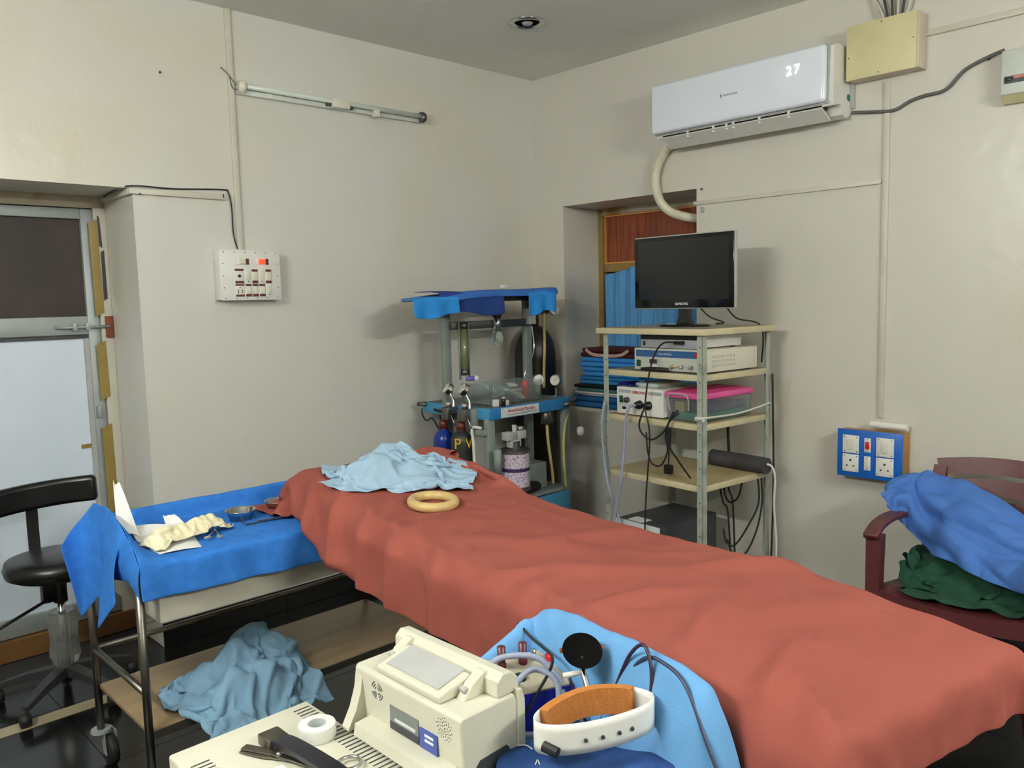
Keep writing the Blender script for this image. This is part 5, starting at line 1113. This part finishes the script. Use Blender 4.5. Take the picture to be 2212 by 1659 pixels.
MB().lathe([(0.018, 0), (0.034, 0), (0.035, 0.003), (0.035, 0.022), (0.034, 0.025), (0.018, 0.025), (0.018, 0)], n=36).build('tape', mat('frosted_tape', (232, 232, 226), 0.4, spec=0.4), t, auto=40)
MB().lathe([(0.0168, 0.001), (0.0182, 0.001), (0.0182, 0.0255), (0.0168, 0.0255), (0.0168, 0.001)], n=30).build('core', M_label, t, auto=40)
sc = thing('surgical_scissors', 'steel surgical scissors lying beside the strap handle', 'scissors', (0.618, 1.366, 0.8515), math.radians(-66))
for s in (-1, 1):
    MB().bar(spline([(-0.005, 0.002*s, 0.004+0.002*s), (0.05, 0.003*s, 0.005+0.002*s), (0.09, -0.002*s, 0.005+0.002*s), (0.15, -0.010*s, 0.006), (0.19, -0.016*s, 0.007)], 4), [0.016]*5+[0.012]*4+[0.007]*8, 0.003, (0,1,0)).build('blade', M_steel, sc)
    MB().torus(0.020, 0.0035, (0.208, -0.022*s, 0.007), 26, 8).build('finger_ring', M_chrome, sc, smooth=True)
MB().lathe([(0, 0), (0.005, 0.001), (0.005, 0.012), (0, 0.013)], (0.075, 0, 0), 10).build('pivot', M_chrome, sc, smooth=True)

# patient monitor seen from its rear
pm = thing('patient_monitor', 'cream patient monitor with carrying handle on the dark trolley', 'patient monitor', (0.80, 0.99, 0.657), 0)
def px_box(name, sec, y0, y1, m=M_laptop, par=pm, bev=0.0):
    o = MB().prism(sec, y0, y1, 'y').build(name, m, par, auto=30)
    if bev: bv = o.modifiers.new('round', 'BEVEL'); bv.width = bev; bv.segments = 3; bv.limit_method = 'ANGLE'
    return o
px_box('case', [(0.026, 0.0), (0.142, 0.0), (0.144, 0.305), (0.138, 0.316), (0.020, 0.316), (0.014, 0.310), (0.019, 0.22)], 0.0, 0.310, bev=0.004)
px_box('rear_ledge', [(-0.020, 0.201), (0.022, 0.201), (0.022, 0.226), (-0.016, 0.222)], 0.018, 0.270)
px_box('rear_rib', [(0.016, 0.306), (0.010, 0.270), (-0.002, 0.236), (-0.020, 0.205), (-0.020, 0.201), (0.022, 0.201)], 0.286, 0.309)
px_box('front_bezel', [(0.142, 0.0), (0.160, 0.0), (0.162, 0.30), (0.154, 0.322), (0.142, 0.324)], -0.003, 0.313, bev=0.003)
hd = px_box('handle', [(0.022, 0.3155), (0.098, 0.3165), (0.098, 0.344), (0.090, 0.348), (0.020, 0.330)], 0.063, 0.247, bev=0.006)
MB().box(-0.034, 0.028, -0.076, 0.076, 0, 0.0016, 0.0007, 1).build('handle_grip', M_lgrey, hd, loc=(0.066, 0.155, 0.3425), rot=(0, -0.2515, 0))
for yy_ in (0.040, 0.248):
    e = px_box('handle_bracket', [(0.056, 0.3155), (0.118, 0.3155), (0.120, 0.350), (0.105, 0.356), (0.078, 0.340)], yy_, yy_+0.022, bev=0.002)
    MB().tube([(0.062, yy_+0.011, 0.330), (0.070, yy_+0.011, 0.334)], 0.0065, 12).build('bracket_hole', M_lgrey, e)
px_box('top_spine', [(0.104, 0.316), (0.156, 0.316), (0.154, 0.340), (0.140, 0.354), (0.118, 0.357), (0.105, 0.345)], 0.006, 0.304, bev=0.003)
lbp = MB().prism([(0.116, 0.228), (0.200, 0.228), (0.200, 0.272), (0.116, 0.272)], -0.0030, -0.0006, 'x').build('rating_plate', mat('silver_plate', (128, 132, 132), 0.45, 0.2), pm, loc=(0.0175, 0, 0))
for pr in ((0.116, 0.200, 0.228, 0.242, M_dgrey), (0.124, 0.185, 0.246, 0.252, M_label)): MB().prism([(pr[0], pr[2]), (pr[1], pr[2]), (pr[1], pr[3]), (pr[0], pr[3])], -0.0036, -0.0030, 'x').build('plate_print', pr[4], lbp)
lbb = MB().prism([(0.064, 0.226), (0.112, 0.226), (0.112, 0.262), (0.064, 0.262)], -0.0030, -0.0006, 'x').build('blue_sticker', mat('blue_label', (64, 84, 164), 0.4), pm, loc=(0.0175, 0, 0))
for zz_ in (0.250, 0.241): MB().prism([(0.074, zz_), (0.098, zz_), (0.098, zz_+0.005), (0.074, zz_+0.005)], -0.0034, -0.0030, 'x').build('sticker_print', M_txtw, lbb)
def fx(z): return 0.014+0.005*(0.310-z)/0.09
for r in (0.007, 0.012, 0.017):
    for a0 in (0.3, 1.9, 3.4, 5.0):
        pts = [(0.239+r*math.cos(a0+k*0.24), 0.284+r*math.sin(a0+k*0.24)) for k in range(5)]
        MB().tube([(fx(p[1]), p[0], p[1]) for p in pts], 0.0011, 5).build('speaker_slot', M_dgrey, pm)
for k in range(44):
    a = k*2.4; r = 0.0032*math.sqrt(k); y_, z_ = 0.044+r*math.cos(a), 0.283+r*math.sin(a)*1.05
    MB().lathe([(0, 0), (0.0011, 0), (0.0011, 0.0015)], (fx(z_)-0.0005, y_, z_), 6, 'x').build('vent_hole', M_dgrey, pm)
sp = MB().prism([(0.046, 0.02), (0.122, 0.02), (0.122, 0.225), (0.116, 0.232), (0.055, 0.229), (0.046, 0.220)], -0.002, 0.006, 'y').build('port_panel', M_dgrey, pm)
for z_ in (0.175, 0.205): MB().lathe([(0, -0.004), (0.008, -0.003), (0.010, 0.004)], (0.066, 0.0, z_), 14, 'y').build('socket', M_black, sp, smooth=True)

# ------------------------------------------------------------------ foreground: draped stand with surgical headlight
SR = math.radians(-8.6); SO = (1.2, 1.16, 0.0)
def sw(x, y, z): 
    dx, dy = x-1.2, y-1.16; return (1.2+dx*math.cos(SR)-dy*math.sin(SR), 1.16+dx*math.sin(SR)+dy*math.cos(SR), z)
ds = thing('side_stand', 'stand with a raised back under the sky blue drape', 'stand', SO, SR)
bx('tray', M_dsteel, ds, -0.20, -0.005, -0.44, -0.01, 0.800, 0.815, 0.004)
MB().prism([(-0.40, 0.80), (-0.005, 0.80), (-0.005, 0.955), (-0.03, 0.975), (-0.34, 0.985), (-0.40, 0.94)], -0.016, -0.008, 'x').build('back_panel', M_dsteel, ds)
MB().prism([(-0.16, 0.80), (-0.02, 0.80), (-0.02, 0.965), (-0.08, 0.94)], -0.012, -0.004, 'y').build('side_panel', M_dsteel, ds)
for x in (-0.18, -0.025):
    for y in (-0.42, -0.03): MB().tube([(x, y, 0.0), (x, y, 0.80)], 0.012, 10).build('leg', M_dsteel, ds, smooth=True)
# the cloth follows the stand: front hang, tray, slope up the back, over the rim and down behind
nx, ny = 60, 84; P = np.zeros((nx, ny, 3))
for j in range(ny):
    b = j/(ny-1); ly = -0.68+0.76*b                    # local y: about -0.5 is the near end, 0.0 the far end
    yc = max(ly, -0.51); rim = float(np.interp(yc, [-0.51, -0.50, -0.475, -0.44, -0.38, -0.30, -0.10, -0.02, 0.05], [0.865, 0.90, 0.958, 1.003, 1.020, 1.022, 1.018, 1.008, 0.985]))
    tray = 0.834-0.10*max(0, (-0.44-yc))/0.07*0.4
    far = min(1, max(0, (ly+0.05)/0.045)); far = far*far*(3-2*far)
    for i in range(nx):
        a = i/(nx-1)*1.06
        if a < 0.14: x, z = -0.206-0.03*(0.14-a), tray-(0.14-a)
        elif a < 0.16: k = (a-0.14)/0.02; x, z = -0.206+0.012*k, tray+0.004*math.sin(k*PI/2)
        elif a < 0.33: x, z = -0.194+(a-0.16)*0.66, tray+0.004
        elif a < 0.56: k = (a-0.33)/0.23; k2 = k*k*(3-2*k); x, z = -0.082+0.066*k-0.012*math.sin(PI*k), tray+0.004+(rim-tray-0.004)*k2
        elif a < 0.60: k = (a-0.56)/0.04; x, z = -0.016+0.024*k, rim+0.004*math.sin(PI*k)
        else: x, z = 0.009, rim-(a-0.60)
        y_ = yc
        if 0.14 <= a < 0.60 and far > 0:
            t_ = 0.945+0.05*min(1, max(0, (x+0.16)/0.10)) if x > -0.17 else tray+(0.945-tray)*max(0, 1-(-0.17-x)/0.03)
            z = max(z, tray+(t_-tray)*far)
        if ly > 0.01: z -= (ly-0.01)*2.4; y_ = 0.01+0.15*(ly-0.01)
        if ly < -0.51:
            d = -0.51-ly; z -= d*2.2; y_ = -0.51-0.10*d-0.010*math.sin(a*23+1)*min(1, d*9); 
        P[i, j] = (x, y_, z)
P = wrinkle(P, 0.006, 8.0, 9.0, 1.0)
tag(cloth_obj('drape', P, M_sblue, sub=2, loc=SO, rot=(0, 0, SR)), 'sky blue drape over the stand beside the operating table', 'drape')
# navy bag
P = np.zeros((34, 18, 3))
for i in range(34):
    for j in range(18):
        u, v = i/33, j/17; A = np.array((0.945, 1.03, 0.862))*(1-u)+np.array((1.125, 0.790, 0.872))*u
        p = A+np.array((-0.14, -0.11, 0.0))*v; p[2] += 0.012*math.sin(PI*min(1, v*1.4))+0.007*math.sin(14*u+6*v)*math.sin(PI*u)-0.16*max(0, v-0.45)
        P[i, j] = p
bag = tag(cloth_obj('cloth_bag', P, M_navy, sub=1, thick=0.006), 'navy printed cloth bag lying under the surgical headlight', 'bag')
def bag_pt(u, v, lift=0.006):
    A = np.array((0.945, 1.03, 0.862))*(1-u)+np.array((1.125, 0.790, 0.872))*u
    p = A+np.array((-0.14, -0.11, 0.0))*v; p[2] += 0.012*math.sin(PI*min(1, v*1.4))+0.007*math.sin(14*u+6*v)*math.sin(PI*u)-0.16*max(0, v-0.45)+lift
    return tuple(p)
for pts in ([(0.46+0.10*math.cos(a), 0.50+0.10*math.sin(a)) for a in (0.2, 0.7, 1.2, 1.7, 2.2)], [(0.46+0.07*math.cos(a), 0.50+0.06*math.sin(a)) for a in (0.2, 0.7, 1.2, 1.7, 2.2)],
            [(0.20, 0.62), (0.235, 0.40), (0.27, 0.60)], [(0.235, 0.52), (0.235, 0.60)], [(0.06, 0.08), (0.10, 0.16), (0.15, 0.14), (0.19, 0.20)]):
    cord('white_print', [bag_pt(*p) for p in pts], 0.0012, M_txtw, bag, n=4, seg=5)
# blue cautery box
cb = thing('cautery_unit', 'royal blue cautery unit with two maroon terminals on the sky blue drape', 'device', (1.075, 1.085, 0.838), math.radians(-22))
MB().prism([(-0.062, 0.0), (0.062, 0.0), (0.062, 0.105), (-0.062, 0.085)], -0.075, 0.075, 'x').build('case', M_bluebox, cb, auto=30)
pn = MB().prism([(-0.060, 0.0862), (0.060, 0.1055), (0.060, 0.1085), (-0.060, 0.0892)], -0.072, 0.072, 'x').build('top_panel', mat('putty_panel', (188, 180, 156), 0.5), cb)
bx('yellow_edge', M_yellow, cb, -0.074, -0.060, -0.05, 0.05, 0.092, 0.104)
for xx in (-0.050, -0.005): MB().lathe([(0, 0.095), (0.009, 0.095), (0.009, 0.112), (0.0075, 0.114), (0.0085, 0.145), (0, 0.147)], (xx, 0.030, 0), 14).build('terminal', mat('maroon_knob', (84, 22, 26), 0.4), cb, smooth=True)
MB().lathe([(0, 0.09), (0.014, 0.092), (0.010, 0.104), (0, 0.106)], (-0.03, -0.015, 0), 14).build('dial', M_blackg, cb, smooth=True)
MB().lathe([(0.013, 0.10), (0.013, 0.112), (0.009, 0.115), (0, 0.115)], (0.055, 0.025, 0), 14).build('pilot_lamp', M_redp, cb, smooth=True)
MB().lathe([(0, 0.10), (0.006, 0.10), (0.005, 0.125), (0, 0.126)], (0.02, 0.035, 0), 10).build('toggle', M_chrome, cb, smooth=True)
# surgical headlight: strap ring, foam pad and lamp
hl = thing('surgical_headlight', 'surgical headlight with white strap and orange foam pad', 'headlight', (1.008, 0.872, 0.945), math.radians(-36))
n = 48
def ell(a, s=1.0): 
    x = 0.098*s*math.cos(a); y = 0.056*s*math.sin(a); return x*(1+0.06*math.cos(2*a)), y-0.012*math.cos(a)**2
G = np.zeros((n+1, 5, 3))
for i in range(n+1):
    a = 2*PI*i/n; x, y = ell(a)
    for j in range(5): G[i, j] = (x, y, -0.026+0.052*j/4+0.012*math.cos(a))
st_ = MB().grid(G).build('strap', M_white, hl, smooth=True); s = st_.modifiers.new('thickness', 'SOLIDIFY'); s.thickness = 0.003
for a in (4.45, 4.75, 5.05, 5.3, 0.35): 
    x, y = ell(a, 1.03); MB().lathe([(0, -0.001), (0.0035, -0.001), (0.0035, 0.003)], (x, y, -0.004+0.012*math.cos(a)), 8, 'y').build('strap_hole', M_dgrey, st_)
pts = []
for k in range(15):
    a = 0.55+k*0.155; x, y = ell(a, 0.88); pts.append((x, y, 0.004+0.012*math.cos(a)))
MB().bar(pts, 0.048, 0.016, (0,0,1)).build('foam_pad', M_foam, hl)
x, y = ell(3.65, 1.04); MB().tube([(x, y, -0.02), (x+0.02, y-0.018, -0.024)], 0.009, 10).build('strap_lock', M_black, hl)
lm = MB().lathe([(0.0, 0.0), (0.010, 0.002), (0.030, 0.010), (0.037, 0.020), (0.035, 0.020), (0.026, 0.012), (0.0, 0.008)], n=28).build('lamp_cup', mat('matt_black_cup', (5, 5, 5), 0.9, spec=0.1), hl, smooth=True, loc=(0.008, 0.120, 0.055), rot=(math.radians(35), 0, 0))
MB().tube([(0.008, 0.054, 0.0), (0.008, 0.070, 0.02), (0.006, 0.095, 0.035), (0.008, 0.114, 0.057)], 0.006, 8).build('lamp_arm', M_chrome, hl, smooth=True)
MB().tube([(-0.03, 0.102, 0.030), (0.012, 0.098, 0.036)], 0.005, 8).build('aim_lever', M_white, hl, smooth=True)
MB().lathe([(0, 0), (0.008, 0.001), (0.008, 0.02), (0, 0.021)], (0.008, 0.066, -0.002), 12).build('joint', M_chrome, hl, smooth=True)
for sx in (-1, 1): MB().lathe([(0, -0.004), (0.005, -0.004), (0.005, 0.004), (0, 0.004)], (0.008+sx*0.036, 0.118, 0.070), 8, 'x').build('pivot_screw', mat('copper_screw', (196, 120, 84), 0.3, 0.9), hl)
def dz(wx, wy, lift=0.006):          # a point lying on the sky blue drape
    dx, dy = wx-1.2, wy-1.16; lx = dx*math.cos(SR)+dy*math.sin(SR); ly = -dx*math.sin(SR)+dy*math.cos(SR)
    rim = float(np.interp(ly, [-0.51, -0.50, -0.475, -0.44, -0.38, -0.30, -0.10], [0.865, 0.90, 0.958, 1.003, 1.020, 1.022, 1.018]))
    k = min(1, max(0, (lx+0.090)/0.066)); return (wx, wy, 0.838+(rim-0.838)*k*k*(3-2*k)+lift)
tag(cord('cable', [(1.075, 0.985, 0.955), dz(1.09, 0.945, 0.008), dz(1.105, 0.905, 0.012), dz(1.115, 0.875, 0.03), dz(1.118, 0.845, 0.035), dz(1.105, 0.820, 0.02), (1.085, 0.815, 0.925)], 0.0035, mat('two_tone_lead', (44, 24, 52), 0.4)), 'dark twisted lead curling from the headlight lamp', 'cable')
tag(cord('cable', [dz(1.105, 0.905, 0.008), dz(1.12, 0.85), dz(1.118, 0.80), dz(1.105, 0.75), dz(1.085, 0.70, 0.010), (1.075, 0.660, 0.875), (1.068, 0.638, 0.80), (1.06, 0.63, 0.70)], 0.0035, mat('slate_lead', (46, 56, 84), 0.4)), 'slate blue lead running over the drape edge past the headlight', 'cable')
tag(cord('cable', [(1.150, 1.195, 0.972), (1.137, 1.18, 0.986), (1.125, 1.135, 0.975), (1.118, 1.095, 0.968), (1.092, 1.045, 0.972), (1.06, 1.02, 0.965), (1.04, 1.03, 0.93), (1.00, 1.045, 0.87)], 0.003, M_rub), 'thin black wire crossing the blue cautery unit', 'cable')
for k, (pp, lb) in enumerate((([(0.985, 1.13, 0.95), (1.03, 1.12, 0.968), (1.08, 1.07, 0.965), (1.09, 1.02, 0.92), (1.06, 0.985, 0.85)], 'arched grey suction hose over the cautery unit'),
                              ([(0.985, 1.06, 0.86), (0.99, 1.055, 0.92), (1.01, 1.05, 0.955), (1.045, 1.04, 0.965), (1.06, 1.0, 0.94), (1.03, 0.985, 0.85)], 'tall grey suction hose loop in front of the cautery unit'),
                              ([(0.965, 1.06, 0.862), (1.0, 1.01, 0.865), (1.05, 0.985, 0.868), (1.10, 0.99, 0.868)], 'grey suction hose lying flat in front of the cautery unit'))):
    tag(cord('suction_hose', pp, 0.006, M_hose), lb, 'hose')
